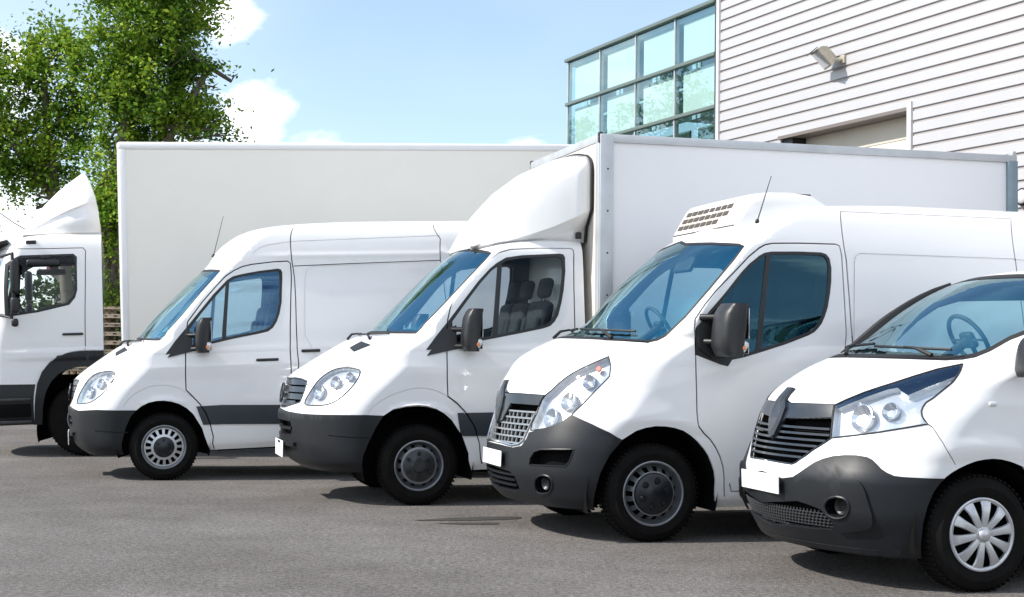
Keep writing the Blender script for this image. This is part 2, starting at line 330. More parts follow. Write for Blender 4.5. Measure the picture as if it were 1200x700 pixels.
# outlines on each body, as (s, v) in metres
OUT = {
 'panel': {
  'windscreen': [(-0.347,1.49),(0.241,1.475),(0.814,1.46),(0.981,1.633),(1.185,1.896),(1.357,2.15),(0.987,2.17),(0.347,2.19)],
  'hood': [(-0.37,1.47),(0.282,1.46),(0.478,1.43),(0.535,1.35),(0.489,1.224),(0.323,1.148),(0.105,1.159),(-0.14,1.126),(-0.259,1.04),(-0.399,1),(-0.559,1.055),(-1.014,1.07)],
  'headlight': [(-0.364,0.82),(-0.357,0.865),(-0.306,0.927),(-0.259,0.979),(-0.235,1.009),(-0.215,1.029),(-0.193,1.049),(-0.17,1.07),(-0.145,1.091),(-0.103,1.109),(-0.033,1.123),(0.054,1.133),(0.136,1.138),(0.212,1.138),(0.284,1.133),(0.335,1.118),(0.354,1.09),(0.352,1.053),(0.339,1.015),(0.317,0.98),(0.284,0.946),(0.244,0.914),(0.198,0.885),(0.145,0.858),(0.09,0.838),(0.041,0.825),(-0.01,0.819),(-0.075,0.816),(-0.177,0.81),(-0.292,0.807)],
  'grille': [(-0.497,1.05),(-0.525,0.98),(-0.623,0.86),(-0.768,0.8),(-1.077,0.79),(-1.03,1.05)],
  'bumper': [(-1.077,0.79),(-0.61,0.77),(-0.216,0.741),(0.214,0.752),(0.699,0.731),(0.64,0.136),(-0.913,0.1)],
  'intake': [(-1.09,0.69),(-0.545,0.68),(-0.493,0.62),(-0.537,0.57),(-1.078,0.56)],
  'arch': [(0.445,0.136),(0.5,0.399),(0.552,0.554),(0.612,0.67),(0.678,0.738),(0.726,0.774),(0.795,0.806),(0.871,0.821),(0.948,0.821),(1.025,0.807),(1.102,0.78),(1.179,0.732),(1.241,0.668),(1.32,0.517),(1.354,0.355),(1.33,0.136),(1.315,0.136),(0.43,0.136)],
  'rear_arch': [(4.116,0.2),(4.167,0.5),(4.267,0.68),(4.438,0.79),(4.603,0.81),(4.768,0.79),(4.937,0.68),(5.017,0.5),(4.966,0.2)],
  'strip': [(1.275,0.746),(1.536,0.751),(2.4,0.715),(3.9,0.715),(3.9,0.515),(2.4,0.515),(1.541,0.551),(1.332,0.554)],
  'frame': [(0.972,1.3),(1.053,1.429),(1.148,1.552),(1.281,1.739),(1.403,1.908),(1.527,2.053),(1.59,2.093),(1.678,2.115),(1.857,2.145),(2.062,2.167),(2.092,2.157),(2.106,2.129),(2.113,1.983),(2.124,1.808),(2.112,1.684),(2.09,1.603),(2.057,1.541),(2.008,1.501),(1.882,1.475),(1.657,1.437),(1.287,1.36),(0.972,1.291)],
  'window': [(1.192,1.548),(1.306,1.723),(1.431,1.89),(1.545,2.029),(1.6,2.066),(1.683,2.09),(1.858,2.119),(2.051,2.139),(2.073,2.125),(2.086,1.984),(2.097,1.811),(2.086,1.694),(2.064,1.618),(2.037,1.564),(1.995,1.53),(1.872,1.502),(1.653,1.464),(1.324,1.396),(1.221,1.379)],
  'divider': [(1.521,2.005),(1.555,2.04),(1.575,1.43),(1.532,1.423)],
  'door_seam': [(1.16,1.514),(1.167,1.629),(1.296,1.83),(1.431,2.004),(1.51,2.095),(1.602,2.156),(1.689,2.195),(1.781,2.216),(2.012,2.24),(2.165,2.245),(2.195,2.222),(2.224,1.754),(2.262,1.139),(2.28,0.45),(2.28,0.33)],
  'door_front': [(1.16,1.514),(1.172,1.28),(1.175,0.922),(1.243,0.849),(1.31,0.771),(1.367,0.675),(1.403,0.567),(1.425,0.423),(1.39,0.286)],
  'cargo_seam': [(2.43,0.36),(2.34,0.758),(2.342,1.157),(2.27,1.843),(2.159,2.601),(2.661,2.628),(3.64,2.68),(3.822,2.465),(3.835,2.229),(3.95,1.6),(3.97,0.36)],
  'rail': [(2.228,2.191),(2.742,2.205),(3.835,2.227)],
  'vent': [(-0.027,1.33),(0.066,1.385),(0.334,1.35),(0.129,1.29)],
  'sill': [(1.315,0.136),(6.5,0.33),(6.5,0.1),(1.3,0.136)],
  'flare_line': [(0.54,0.773),(0.592,0.841),(0.644,0.891),(0.721,0.936),(0.799,0.964),(0.876,0.978),(0.953,0.979),(1.03,0.965),(1.107,0.938),(1.183,0.891),(1.259,0.826),(1.335,0.751)],
  'bumper_line': [(0.174,0.538),(0.574,0.509)],
  'press': [(3.634,1.18),(2.554,1.18),(2.446,1.367),(2.4,1.441),(2.373,1.75),(2.348,2.042),(2.364,2.143),(2.429,2.183),(3.114,2.194),(3.797,2.208)],
  'press_roof': [(1.792,2.334),(1.859,2.388),(1.946,2.42),(2.204,2.455),(2.726,2.469),(3.808,2.499)],
  'pt_lamp': [(-0.072,0.937),(0.108,1.022),(0.225,1.081)],
  'pt_fog': [(-0.121,0.606)],
 },
 'chassis': {
  'windscreen': [(-0.382,1.565),(-0.253,1.548),(0.83,1.54),(1.008,1.709),(1.291,2.013),(1.49,2.256),(1.107,2.3),(0.44,2.335)],
  'hood': [(-0.407,1.545),(0.25,1.535),(0.465,1.5),(0.515,1.42),(0.476,1.29),(0.326,1.213),(0.026,1.225),(-0.145,1.201),(-0.281,1.131),(-0.347,1.062),(-0.542,1.05),(-0.68,1.11),(-1.168,1.125)],
  'headlight': [(-0.403,0.887),(-0.4,0.918),(-0.367,0.962),(-0.332,1.004),(-0.305,1.041),(-0.276,1.077),(-0.243,1.109),(-0.206,1.137),(-0.164,1.162),(-0.118,1.182),(-0.067,1.196),(-0.011,1.205),(0.047,1.21),(0.112,1.211),(0.178,1.208),(0.235,1.203),(0.279,1.198),(0.313,1.191),(0.333,1.175),(0.337,1.148),(0.328,1.112),(0.313,1.078),(0.293,1.048),(0.268,1.02),(0.238,0.993),(0.205,0.967),(0.168,0.943),(0.128,0.922),(0.087,0.906),(0.043,0.893),(-0.007,0.884),(-0.067,0.877),(-0.132,0.874),(-0.199,0.873),(-0.276,0.872),(-0.355,0.873)],
  'grille': [(-0.615,1.105),(-0.465,1.083),(-0.465,0.999),(-0.51,0.896),(-0.921,0.84),(-1.243,0.83),(-1.187,1.105)],
  'bumper': [(-1.243,0.83),(-0.771,0.805),(-0.399,0.796),(-0.115,0.796),(0.51,0.801),(0.678,0.793),(0.625,0.15),(-1.05,0.1)],
  'intake': [(-1.259,0.73),(-0.676,0.72),(-0.621,0.66),(-0.666,0.6),(-1.246,0.59)],
  'arch': [(0.4,0.15),(0.465,0.439),(0.515,0.551),(0.587,0.685),(0.656,0.792),(0.746,0.853),(0.859,0.881),(0.965,0.89),(1.042,0.883),(1.135,0.853),(1.207,0.811),(1.281,0.749),(1.372,0.612),(1.425,0.451),(1.405,0.15),(1.39,0.15),(0.4,0.15)],
  'strip': [(1.328,0.817),(2.6,0.832),(2.6,0.612),(1.356,0.612)],
  'frame': [(1.032,1.385),(1.106,1.499),(1.21,1.643),(1.323,1.817),(1.449,2.006),(1.542,2.117),(1.599,2.169),(1.683,2.223),(1.829,2.248),(2.191,2.273),(2.225,2.266),(2.246,2.238),(2.262,2.111),(2.262,1.937),(2.251,1.818),(2.231,1.701),(2.203,1.645),(2.165,1.605),(2.103,1.581),(1.899,1.537),(1.606,1.477),(1.316,1.425),(1.033,1.372)],
  'window': [(1.243,1.631),(1.344,1.794),(1.467,1.983),(1.56,2.098),(1.62,2.146),(1.695,2.196),(1.837,2.222),(2.179,2.244),(2.214,2.225),(2.234,2.11),(2.233,1.936),(2.223,1.826),(2.205,1.715),(2.177,1.66),(2.147,1.628),(2.092,1.608),(1.896,1.564),(1.604,1.505),(1.376,1.46),(1.268,1.44)],
  'divider': [(1.613,2.146),(1.652,2.163),(1.673,1.506),(1.628,1.498)],
  'door_seam': [(1.199,1.638),(1.219,1.816),(1.305,1.941),(1.399,2.056),(1.527,2.204),(1.615,2.27),(1.714,2.3),(1.965,2.319),(2.277,2.326),(2.31,2.314),(2.329,2.272),(2.362,1.939),(2.408,1.546),(2.445,1.156),(2.4,0.6),(2.4,0.36)],
  'door_front': [(1.199,1.638),(1.217,1.386),(1.229,1.151),(1.24,0.965),(1.327,0.901),(1.398,0.828),(1.484,0.695),(1.527,0.542),(1.533,0.349)],
  'vent': [(-0.119,1.39),(-0.009,1.45),(0.298,1.415),(0.073,1.35)],
  'sill': [(1.39,0.3),(2.6,0.36),(2.6,0.1),(1.375,0.15)],
  'flare_line': [(0.52,0.819),(0.572,0.875),(0.632,0.92),(0.7,0.961),(0.768,0.988),(0.86,1.018),(0.952,1.037),(1.045,1.033),(1.138,1.011),(1.209,0.977),(1.279,0.931),(1.343,0.87),(1.398,0.806)],
  'bumper_line': [(0.082,0.617),(0.532,0.599)],
  'pt_lamp': [(-0.205,0.996),(0.003,1.089),(0.181,1.144)],
  'pt_fog': [(-0.16,0.667)],
 },
 'reefer': {
  'windscreen': [(-0.478,1.5),(0.263,1.487),(0.865,1.465),(0.955,1.481),(1.025,1.514),(1.19,1.651),(1.387,1.864),(1.572,2.088),(1.634,2.183),(1.172,2.214),(0.765,2.23),(0.487,2.29)],
  'hood': [(-0.557,1.475),(0.209,1.465),(0.892,1.452),(0.77,1.413),(0.617,1.367),(0.522,1.344),(0.388,1.299),(0.239,1.249),(0.086,1.182),(-0.065,1.082),(-0.123,1.047),(-0.448,1.052),(-0.703,1.05),(-1.007,1.05)],
  'bumper': [(-1.069,0.66),(-0.737,0.657),(-0.516,0.648),(-0.365,0.668),(-0.298,0.72),(-0.27,0.77),(-0.096,0.8),(0.102,0.845),(0.266,0.913),(0.493,0.852),(0.665,0.796),(0.789,0.735),(0.73,0.09),(-0.95,0.1)],
  'headlight': [(0.523,1.341),(0.579,1.273),(0.585,1.198),(0.479,1.104),(0.373,1.007),(0.255,0.912),(0.171,0.865),(0.064,0.829),(-0.083,0.803),(-0.261,0.784),(-0.249,0.846),(-0.208,0.905),(-0.183,0.961),(-0.159,1.014),(-0.119,1.053),(-0.064,1.081),(0.009,1.134),(0.087,1.18),(0.159,1.215),(0.24,1.246),(0.389,1.296)],
  'bar': [(-0.703,1.05),(-0.391,1.047),(-0.129,1.048),(-0.163,1.011),(-0.186,0.97),(-0.423,0.973),(-0.637,0.976),(-0.692,0.926),(-0.783,0.844),(-0.863,0.824),(-1.043,0.8),(-0.977,1.14)],
  'grille': [(-0.689,0.975),(-0.187,0.973),(-0.222,0.906),(-0.28,0.813),(-0.306,0.769),(-0.343,0.711),(-0.407,0.68),(-0.541,0.663),(-0.742,0.677),(-1.067,0.68),(-1.023,0.95)],
  'lower_grille': [(-1.075,0.49),(-0.559,0.47),(-0.468,0.44),(-0.41,0.34),(-0.553,0.325),(-1.03,0.32)],
  'intake': [(-0.214,0.585),(-0.154,0.635),(-0.067,0.654),(0.116,0.663),(0.34,0.669),(0.3,0.582),(0.255,0.544),(0.072,0.542),(-0.227,0.535)],
  'fog': [(-0.014,0.471),(0.01,0.472),(0.034,0.47),(0.055,0.466),(0.072,0.46),(0.084,0.451),(0.093,0.44),(0.097,0.427),(0.097,0.414),(0.091,0.399),(0.081,0.383),(0.067,0.368),(0.05,0.355),(0.028,0.345),(0.003,0.338),(-0.023,0.333),(-0.048,0.33),(-0.073,0.329),(-0.098,0.331),(-0.121,0.336),(-0.138,0.343),(-0.148,0.355),(-0.153,0.369),(-0.154,0.385),(-0.152,0.4),(-0.146,0.414),(-0.137,0.428),(-0.124,0.44),(-0.108,0.45),(-0.088,0.458),(-0.063,0.465),(-0.038,0.469)],
  'arch': [(0.475,0.09),(0.49,0.24),(0.547,0.385),(0.599,0.515),(0.674,0.639),(0.774,0.747),(0.876,0.809),(0.949,0.831),(1.025,0.843),(1.1,0.841),(1.174,0.83),(1.242,0.809),(1.303,0.774),(1.359,0.73),(1.411,0.673),(1.446,0.621),(1.471,0.558),(1.487,0.508),(1.492,0.445),(1.476,0.33),(1.42,0.09),(1.42,0.09),(0.49,0.09)],
  'rear_arch': [(4.17,0.1),(4.25,0.5),(4.352,0.7),(4.525,0.82),(4.706,0.85),(4.885,0.82),(5.052,0.7),(5.13,0.5),(5.05,0.1)],
  'frame': [(1.317,1.56),(1.393,1.653),(1.469,1.743),(1.539,1.827),(1.602,1.909),(1.66,1.984),(1.718,2.047),(1.797,2.112),(1.838,2.135),(1.893,2.146),(2.112,2.154),(2.305,2.153),(2.349,2.142),(2.379,2.11),(2.399,2.038),(2.404,1.934),(2.398,1.842),(2.385,1.738),(2.364,1.666),(2.342,1.614),(2.315,1.578),(2.281,1.545),(2.232,1.519),(2.046,1.449),(1.842,1.385),(1.72,1.349),(1.625,1.329),(1.593,1.281),(1.525,1.296),(1.331,1.363)],
  'window': [(1.515,1.763),(1.617,1.893),(1.675,1.965),(1.73,2.028),(1.806,2.092),(1.846,2.112),(1.895,2.123),(2.113,2.13),(2.299,2.131),(2.336,2.122),(2.359,2.096),(2.374,2.038),(2.379,1.933),(2.373,1.842),(2.361,1.744),(2.343,1.672),(2.32,1.627),(2.297,1.594),(2.266,1.564),(2.221,1.541),(2.037,1.472),(1.833,1.408),(1.718,1.376),(1.623,1.36),(1.57,1.347)],
  'divider': [(1.852,2.116),(1.888,2.123),(1.851,1.411),(1.813,1.401)],
  'door_seam': [(1.317,1.488),(1.305,1.626),(1.377,1.735),(1.461,1.838),(1.598,1.979),(1.714,2.105),(1.793,2.172),(1.839,2.198),(1.895,2.21),(2.106,2.219),(2.422,2.222),(2.459,2.208),(2.483,2.133),(2.515,1.871),(2.552,1.547),(2.528,0.9),(2.501,0.42),(2.44,0.36),(1.61,0.36),(1.601,0.42)],
  'door_front': [(1.317,1.488),(1.336,1.338),(1.35,1.088),(1.354,0.89),(1.363,0.84),(1.405,0.79),(1.458,0.743),(1.501,0.683),(1.534,0.616),(1.555,0.545),(1.561,0.463),(1.55,0.316)],
  'cargo_seam': [(2.594,0.38),(2.61,1.457),(2.565,1.807),(2.524,2.101),(2.425,2.484),(3.129,2.486),(3.94,2.487)],
  'cargo_seam_rear': [(3.94,2.487),(3.98,2.285),(4.016,2.128),(4.188,1.2),(4.174,0.38)],
  'sill': [(1.42,0.24),(6,0.26),(6,0.1),(1.42,0.09)],
  'press': [(2.693,1.22),(2.616,1.483),(2.597,1.939),(2.59,2.097),(2.599,2.133),(2.63,2.152),(3.021,2.153),(3.988,2.153),(4.441,2.12)],
  'pt_lamp': [(-0.027,0.89),(0.162,1.019),(0.351,1.164)],
  'pt_amber': [(0.445,1.256)],
  'pt_fog': [(-0.027,0.401)],
 },
 'compact': {
  'windscreen': [(-0.403,1.385),(0.211,1.38),(0.62,1.374),(0.753,1.38),(0.85,1.394),(0.959,1.431),(1.103,1.499),(1.266,1.55),(1.37,1.68),(1.475,1.78),(1.425,1.855),(1.233,1.875),(0.981,1.885),(0.498,1.89)],
  'hood': [(-0.49,1.36),(0.151,1.36),(0.627,1.355),(0.772,1.375),(0.768,1.332),(0.58,1.299),(0.398,1.254),(0.239,1.211),(0.017,1.154),(-0.133,1.107),(-0.225,1.074),(-0.471,1.072),(-0.692,1.069),(-0.937,1.1)],
  'bumper': [(-1.085,0.655),(-0.685,0.613),(-0.561,0.629),(-0.491,0.658),(-0.422,0.692),(-0.357,0.723),(-0.277,0.749),(-0.182,0.769),(-0.072,0.78),(0.029,0.783),(0.125,0.776),(0.17,0.761),(0.207,0.738),(0.245,0.712),(0.292,0.692),(0.349,0.676),(0.415,0.672),(0.669,0.666),(0.736,0.665),(0.7,0.05),(-0.93,0.1)],
  'headlight': [(-0.229,1.068),(-0.132,1.103),(0.019,1.15),(0.128,1.179),(0.241,1.207),(0.4,1.249),(0.582,1.295),(0.77,1.327),(0.768,1.289),(0.753,1.254),(0.735,1.228),(0.71,1.206),(0.647,1.163),(0.594,1.125),(0.547,1.1),(0.528,1.075),(0.52,1.05),(0.531,1.021),(0.554,0.997),(0.579,0.978),(0.392,0.95),(0.18,0.92),(-0.019,0.897),(-0.227,0.874),(-0.226,0.967)],
  'upper_lamp': [(-0.212,1.066),(-0.13,1.097),(0.021,1.144),(0.131,1.173),(0.244,1.201),(0.403,1.243),(0.585,1.289),(0.76,1.319),(0.753,1.284),(0.736,1.256),(0.646,1.225),(0.528,1.188),(0.396,1.142),(0.333,1.165),(0.297,1.185),(0.214,1.173),(0.044,1.125),(-0.096,1.082),(-0.199,1.049)],
  'bar': [(-0.693,1.071),(-0.471,1.072),(-0.238,1.072),(-0.236,1.033),(-0.236,0.995),(-0.495,0.986),(-0.718,0.975),(-0.785,0.935),(-0.839,0.875),(-0.864,0.858),(-1.021,0.84),(-0.9,1.14)],
  'grille': [(-0.718,0.975),(-0.236,0.995),(-0.228,0.902),(-0.224,0.872),(-0.27,0.85),(-0.333,0.822),(-0.397,0.794),(-0.453,0.763),(-0.51,0.738),(-0.551,0.715),(-0.594,0.703),(-1.064,0.712),(-0.986,0.98)],
  'lower_grille': [(-1.076,0.43),(-0.516,0.487),(-0.401,0.475),(-0.291,0.455),(-0.211,0.422),(-0.162,0.378),(-0.189,0.336),(-0.413,0.326),(-0.658,0.324),(-1,0.285)],
  'fog_pod': [(-0.364,0.539),(-0.351,0.565),(-0.305,0.585),(-0.254,0.602),(-0.204,0.618),(-0.148,0.631),(-0.094,0.64),(-0.044,0.645),(0.003,0.645),(0.043,0.642),(0.071,0.636),(0.091,0.626),(0.109,0.61),(0.125,0.585),(0.138,0.554),(0.15,0.523),(0.164,0.492),(0.176,0.462),(0.183,0.435),(0.184,0.413),(0.179,0.394),(0.163,0.378),(0.13,0.366),(0.086,0.358),(0.042,0.351),(0,0.344),(-0.041,0.339),(-0.076,0.337),(-0.101,0.339),(-0.119,0.344),(-0.136,0.354),(-0.149,0.368),(-0.162,0.387),(-0.188,0.413),(-0.248,0.452),(-0.322,0.499)],
  'fog': [(-0.109,0.54),(-0.089,0.54),(-0.067,0.538),(-0.048,0.535),(-0.032,0.529),(-0.019,0.521),(-0.01,0.51),(-0.005,0.498),(-0.002,0.486),(-0.003,0.474),(-0.007,0.461),(-0.015,0.449),(-0.026,0.439),(-0.042,0.431),(-0.063,0.425),(-0.085,0.421),(-0.107,0.419),(-0.129,0.419),(-0.153,0.422),(-0.175,0.427),(-0.193,0.433),(-0.206,0.442),(-0.216,0.453),(-0.222,0.465),(-0.224,0.477),(-0.221,0.488),(-0.214,0.5),(-0.203,0.511),(-0.19,0.52),(-0.173,0.527),(-0.152,0.533),(-0.13,0.537)],
  'arch': [(0.505,0.05),(0.529,0.273),(0.555,0.405),(0.587,0.504),(0.628,0.587),(0.668,0.636),(0.718,0.675),(0.76,0.702),(0.805,0.724),(0.863,0.748),(0.919,0.765),(0.975,0.775),(1.032,0.779),(1.09,0.774),(1.148,0.761),(1.194,0.746),(1.24,0.728),(1.288,0.66),(1.338,0.58),(1.365,0.45),(1.35,0.3),(1.31,0.1),(0.505,0.05)],
  'rear_arch': [(3.56,0.1),(3.625,0.45),(3.715,0.62),(3.884,0.74),(4.068,0.78),(4.244,0.74),(4.395,0.62),(4.465,0.45),(4.4,0.1)],
  'fender_seam': [(0.579,0.978),(0.619,0.959),(0.698,0.872),(0.783,0.744)],
  'frame': [(1.319,1.33),(1.43,1.5),(1.543,1.66),(1.667,1.76),(1.826,1.81),(2.367,1.83),(2.47,1.8),(2.53,1.7),(2.582,1.3),(2.467,1.24),(1.328,1.22)],
  'window': [(1.398,1.35),(1.485,1.48),(1.591,1.63),(1.699,1.73),(1.839,1.78),(2.36,1.8),(2.453,1.77),(2.5,1.7),(2.55,1.33),(2.444,1.27),(1.406,1.25)],
  'door_seam': [(1.264,1.28),(1.355,1.48),(1.48,1.67),(1.604,1.82),(1.799,1.865),(2.39,1.88),(2.537,1.83),(2.702,1.3),(2.649,0.34),(1.48,0.3),(1.469,0.5),(1.368,0.78),(1.295,0.95),(1.264,1.28)],
  'side_seam': [(2.725,0.32),(2.772,1.3),(2.58,1.88),(3.675,1.9),(3.895,0.9)],
  'sill': [(1.34,0.27),(6,0.27),(6,0.1),(1.31,0.1)],
  'pt_lamp': [(0.024,1.01),(0.264,1.055)],
  'pt_fog': [(-0.107,0.479)],
  'pt_side': [(1.03,1.097)],
 },
 'lorry': {
  'windscreen': [(-1.418,1.65),(-0.214,1.65),(-0.001,1.7),(0.107,2.45),(-0.069,2.52),(-1.205,2.52)],
  'frame': [(0.311,1.754),(0.23,2.411),(0.478,2.516),(1.105,2.528),(1.148,2.49),(1.165,2.073),(1.141,1.978),(1.071,1.889),(0.707,1.807)],
  'window': [(0.356,1.79),(0.311,2.387),(0.51,2.489),(1.086,2.502),(1.121,2.469),(1.135,2.287),(1.135,2.074),(1.11,2),(1.05,1.921),(0.707,1.839)],
  'door_seam': [(-0.108,2.609),(0.632,2.596),(1.211,2.601),(1.248,2.564),(1.26,2.178),(1.262,1.368)],
  'arch': [(0.67,0.27),(0.682,0.443),(0.729,0.634),(0.784,0.823),(0.847,0.947),(0.94,1.039),(1.042,1.088),(1.154,1.111),(1.318,1.121),(1.48,1.17),(1.6,0.2),(0.655,0.27)],
  'guard': [(0.58,0.42),(0.592,0.447),(0.646,0.712),(0.68,0.922),(0.739,1.067),(0.821,1.17),(0.924,1.246),(1.036,1.29),(1.149,1.31),(1.261,1.315),(1.6,1.31),(1.6,0.2),(0.565,0.27)],
  'steps': [(-1.469,0.93),(0.245,0.927),(0.66,0.917),(0.588,0.426),(0.565,0.27),(-1.4,0.1)],
 },
}
# ---------------------------------------------------------------- panels cut from the body surface
def inside(poly, x, y):
    c = np.zeros(len(x), bool); px, py = poly[:, 0], poly[:, 1]; j = len(poly) - 1
    for i in range(len(poly)):
        m = ((py[i] > y) != (py[j] > y))
        if m.any():
            xi = (px[j] - px[i]) * (y - py[i]) / (py[j] - py[i] + 1e-12) + px[i]
            c ^= m & (x < xi)
        j = i
    return c
def stretch(b, p, n, e=.003):
    """metres on the skin per unit step n of the outline plane at p"""
    q = np.array([p - n * e, p + n * e]); q[:, 1] = np.clip(q[:, 1], b.v0, b.v1); d = b.S(q[:, 0], q[:, 1]); return max(np.linalg.norm(d[1] - d[0]) / (2 * e), .7)
def band(b, pts, w):
    pts = np.array(pts, float); L = []; R_ = []
    for i in range(len(pts)):
        t = pts[min(i + 1, len(pts) - 1)] - pts[max(i - 1, 0)]; t /= max(np.linalg.norm(t), 1e-9); n = np.array((-t[1], t[0])); n = n * w / 2 / min(stretch(b, pts[i], n), 6)
        L.append(pts[i] + n); R_.append(pts[i] - n)
    return np.array(L + R_[::-1])
def grow(poly, w):
    p = np.array(poly, float); a = 0.5 * np.sum(p[:, 0] * np.roll(p[:, 1], -1) - np.roll(p[:, 0], -1) * p[:, 1]); o = []
    for i in range(len(p)):
        t = p[(i + 1) % len(p)] - p[i - 1]; t /= max(np.linalg.norm(t), 1e-9); o.append(p[i] + np.array((t[1], -t[0])) * w * np.sign(a))
    return np.array(o)
def refine(poly, closed=True, step=.06):
    p = [np.array(q, float) for q in poly]; o = []
    for i in range(len(p) if closed else len(p) - 1):
        a, b = p[i], p[(i + 1) % len(p)]; n = max(1, int(np.linalg.norm(b - a) / step))
        o += [a + (b - a) * k / n for k in range(n)]
    if not closed: o.append(p[-1])
    return np.array(o)

def panels(root, body, O, spec, seams, see_through, deep, press=()):
    """spec: (outline, object name, parent name or None, material, offset, skirt, 'join' | 'pair' | 'hole'), painted in order"""
    b = body
    prof = b.t[:, 0]; vs = [b.v0]
    while vs[-1] < b.v1 - 1e-6:
        v = vs[-1]; h = .038
        for _ in range(12):
            p0, p1 = b.par(v), b.par(min(v + h, b.v1))
            if max(abs(p1[0] - p0[0]), abs(p1[1] - p0[1])) > .036 or abs(p1[3] - p0[3]) > .03: h *= .75
            else: break
        vs.append(min(v + h, b.v1))
    vs = np.array(vs)
    if vs[-1] - vs[-2] < .004: vs = np.delete(vs, -2)
    uc = b.centre(vs); smax = b.L + b.par(vs)[3]
    pts = []; bound = []
    ss = list(np.arange(-1.6, 2.6, .047)) + list(np.arange(2.6, b.L + 1.3, .11))
    for v, a, e in zip(vs, uc, smax):
        uu, us, ws, W, Ru = [float(x) for x in b.par(v)]; mm = 2 * (us - uu) / ws
        for q in np.linspace(.12, 1, 8): pts.append((uu + (us - uu) * q * q + ws * q, v))
        for th in np.linspace(0, math.pi / 2, 12)[1:]: pts.append((us + mm * (W - ws) * math.sin(th) + Ru * (1 - math.cos(th)) + ws + (W - ws) * math.sin(th), v))
        s = pts[-1][0] + .03
        for s in ss:
            if pts[-1][0] + .03 < s < e - .02: pts.append((s, v))
    left = [(a, v) for a, v in zip(uc, vs)]; right = [(e, v) for e, v in zip(smax, vs)]
    bnd = left[::-1] + right                      # centre line down, tail edge up
    V = [Vector(p) for p in pts]; E = []
    def loop(q, closed=True):
        n = len(V); q = [Vector((float(x), float(y))) for x, y in q]; V.extend(q)
        for i in range(len(q) if closed else len(q) - 1): E.append((n + i, n + (i + 1) % len(q)))
    loop(bnd)
    regs = []
    for s in spec:
        nm = s[0]; w = 0
        if isinstance(nm, tuple): nm, w = nm
        poly = refine(O[nm] if isinstance(nm, str) else nm)
        if w: poly = grow(poly, w)
        regs.append((poly, s))
    for nm, w, mt in press:
        q = refine(O[nm], False, .05); regs.append((band(b, q, w), (nm, 'press_line', None, M[mt], -.007, -.007, 'pair')))
    for nm, w in seams:
        q = refine(O[nm], False, .05); regs.append((band(b, q, w), (nm, None, None, None, 0, 0, 'gap')))
    for poly, s in regs: loop(poly)
    r = delaunay_2d_cdt(V, E, [], 0, 1e-5, False)
    co = np.array([tuple(p) for p in r[0]]); tr = np.array([t for t in r[2] if len(t) == 3])
    c = co[tr].mean(1)
    keep = inside(np.array(bnd), c[:, 0], c[:, 1])
    ar = np.abs(np.cross(co[tr[:, 1]] - co[tr[:, 0]], co[tr[:, 2]] - co[tr[:, 0]])); keep &= ar > 1e-9
    tr = tr[keep]; c = c[keep]
    # orientation
    sg = np.cross(co[tr[:, 1]] - co[tr[:, 0]], co[tr[:, 2]] - co[tr[:, 0]]); tr[sg < 0] = tr[sg < 0][:, ::-1]
    lab = np.zeros(len(tr), int)
    for i, (poly, s) in enumerate(regs): lab[inside(poly, c[:, 0], c[:, 1])] = i + 1
    cen = b.centre(co[:, 1]); onc = co[:, 0] <= cen + 2e-3
    P = b.S(co[:, 0], co[:, 1]); Nn = -b.N(np.maximum(co[:, 0], cen + 2e-3), co[:, 1])
    P[onc, 1] = 0; Nn[onc, 1] = 0; Nn /= np.maximum(np.linalg.norm(Nn, axis=1, keepdims=True), 1e-9)
    FLIP = np.array((1, -1, 1.))
    def make(name, T, off, skirt, material, parent, mode):
        if len(T) == 0: return []
        used, inv = np.unique(T, return_inverse=True); T = inv.reshape(T.shape)
        p = P[used] + Nn[used] * off; n = Nn[used]; oc = onc[used]
        edges = {}
        for t in T:
            for k in range(3):
                a, d = int(t[k]), int(t[(k + 1) % 3])
                if (d, a) in edges: del edges[(d, a)]
                else: edges[(a, d)] = 1
        be = [(a, d) for a, d in edges if not (oc[a] and oc[d])] if skirt else []
        halves = []
        for side in (1, -1):
            f = FLIP if side == 1 else np.ones(3)
            pv = list(p * f); fc = [tuple(t) if side == 1 else tuple(t[::-1]) for t in T]
            nl = [n[i] * f for t in fc for i in t]
            base = len(pv)
            m = {}
            for a, d in be:
                for q in (a, d):
                    if q not in m: m[q] = len(pv); pv.append((p[q] - n[q] * skirt) * f)
                fq = (d, a, m[a], m[d]) if side == 1 else (a, d, m[d], m[a])
                e1 = np.array(pv[fq[1]]) - pv[fq[0]]; e2 = np.array(pv[fq[3]]) - pv[fq[0]]; fn = np.cross(e1, e2); l = np.linalg.norm(fn); fn = fn / l if l > 1e-12 else n[a] * f
                fc.append(fq); nl += [fn] * 4
            halves.append((pv, fc, nl))
        objs = []
        if mode == 'join':
            v0 = len(halves[0][0]); halves = [(halves[0][0] + halves[1][0], halves[0][1] + [tuple(i + v0 for i in f) for f in halves[1][1]], halves[0][2] + halves[1][2])]
        for pv, fc, nl in halves:
            me = bpy.data.meshes.new(name); me.from_pydata([tuple(map(float, q)) for q in pv], [], [tuple(int(i) for i in f) for f in fc])
            me.polygons.foreach_set('use_smooth', [True] * len(me.polygons)); me.materials.append(material)
            me.normals_split_custom_set([tuple(map(float, q)) for q in nl])
            objs.append(link(name, me, parent))
        return objs
    made = {}
    def par(pn, k):
        if pn is None: return root
        o = made[pn]; return o[k] if len(o) > 1 else o[0]
    bo = make('body', tr[lab == 0], 0, .02, M['paint'], root, 'join'); made['body'] = bo
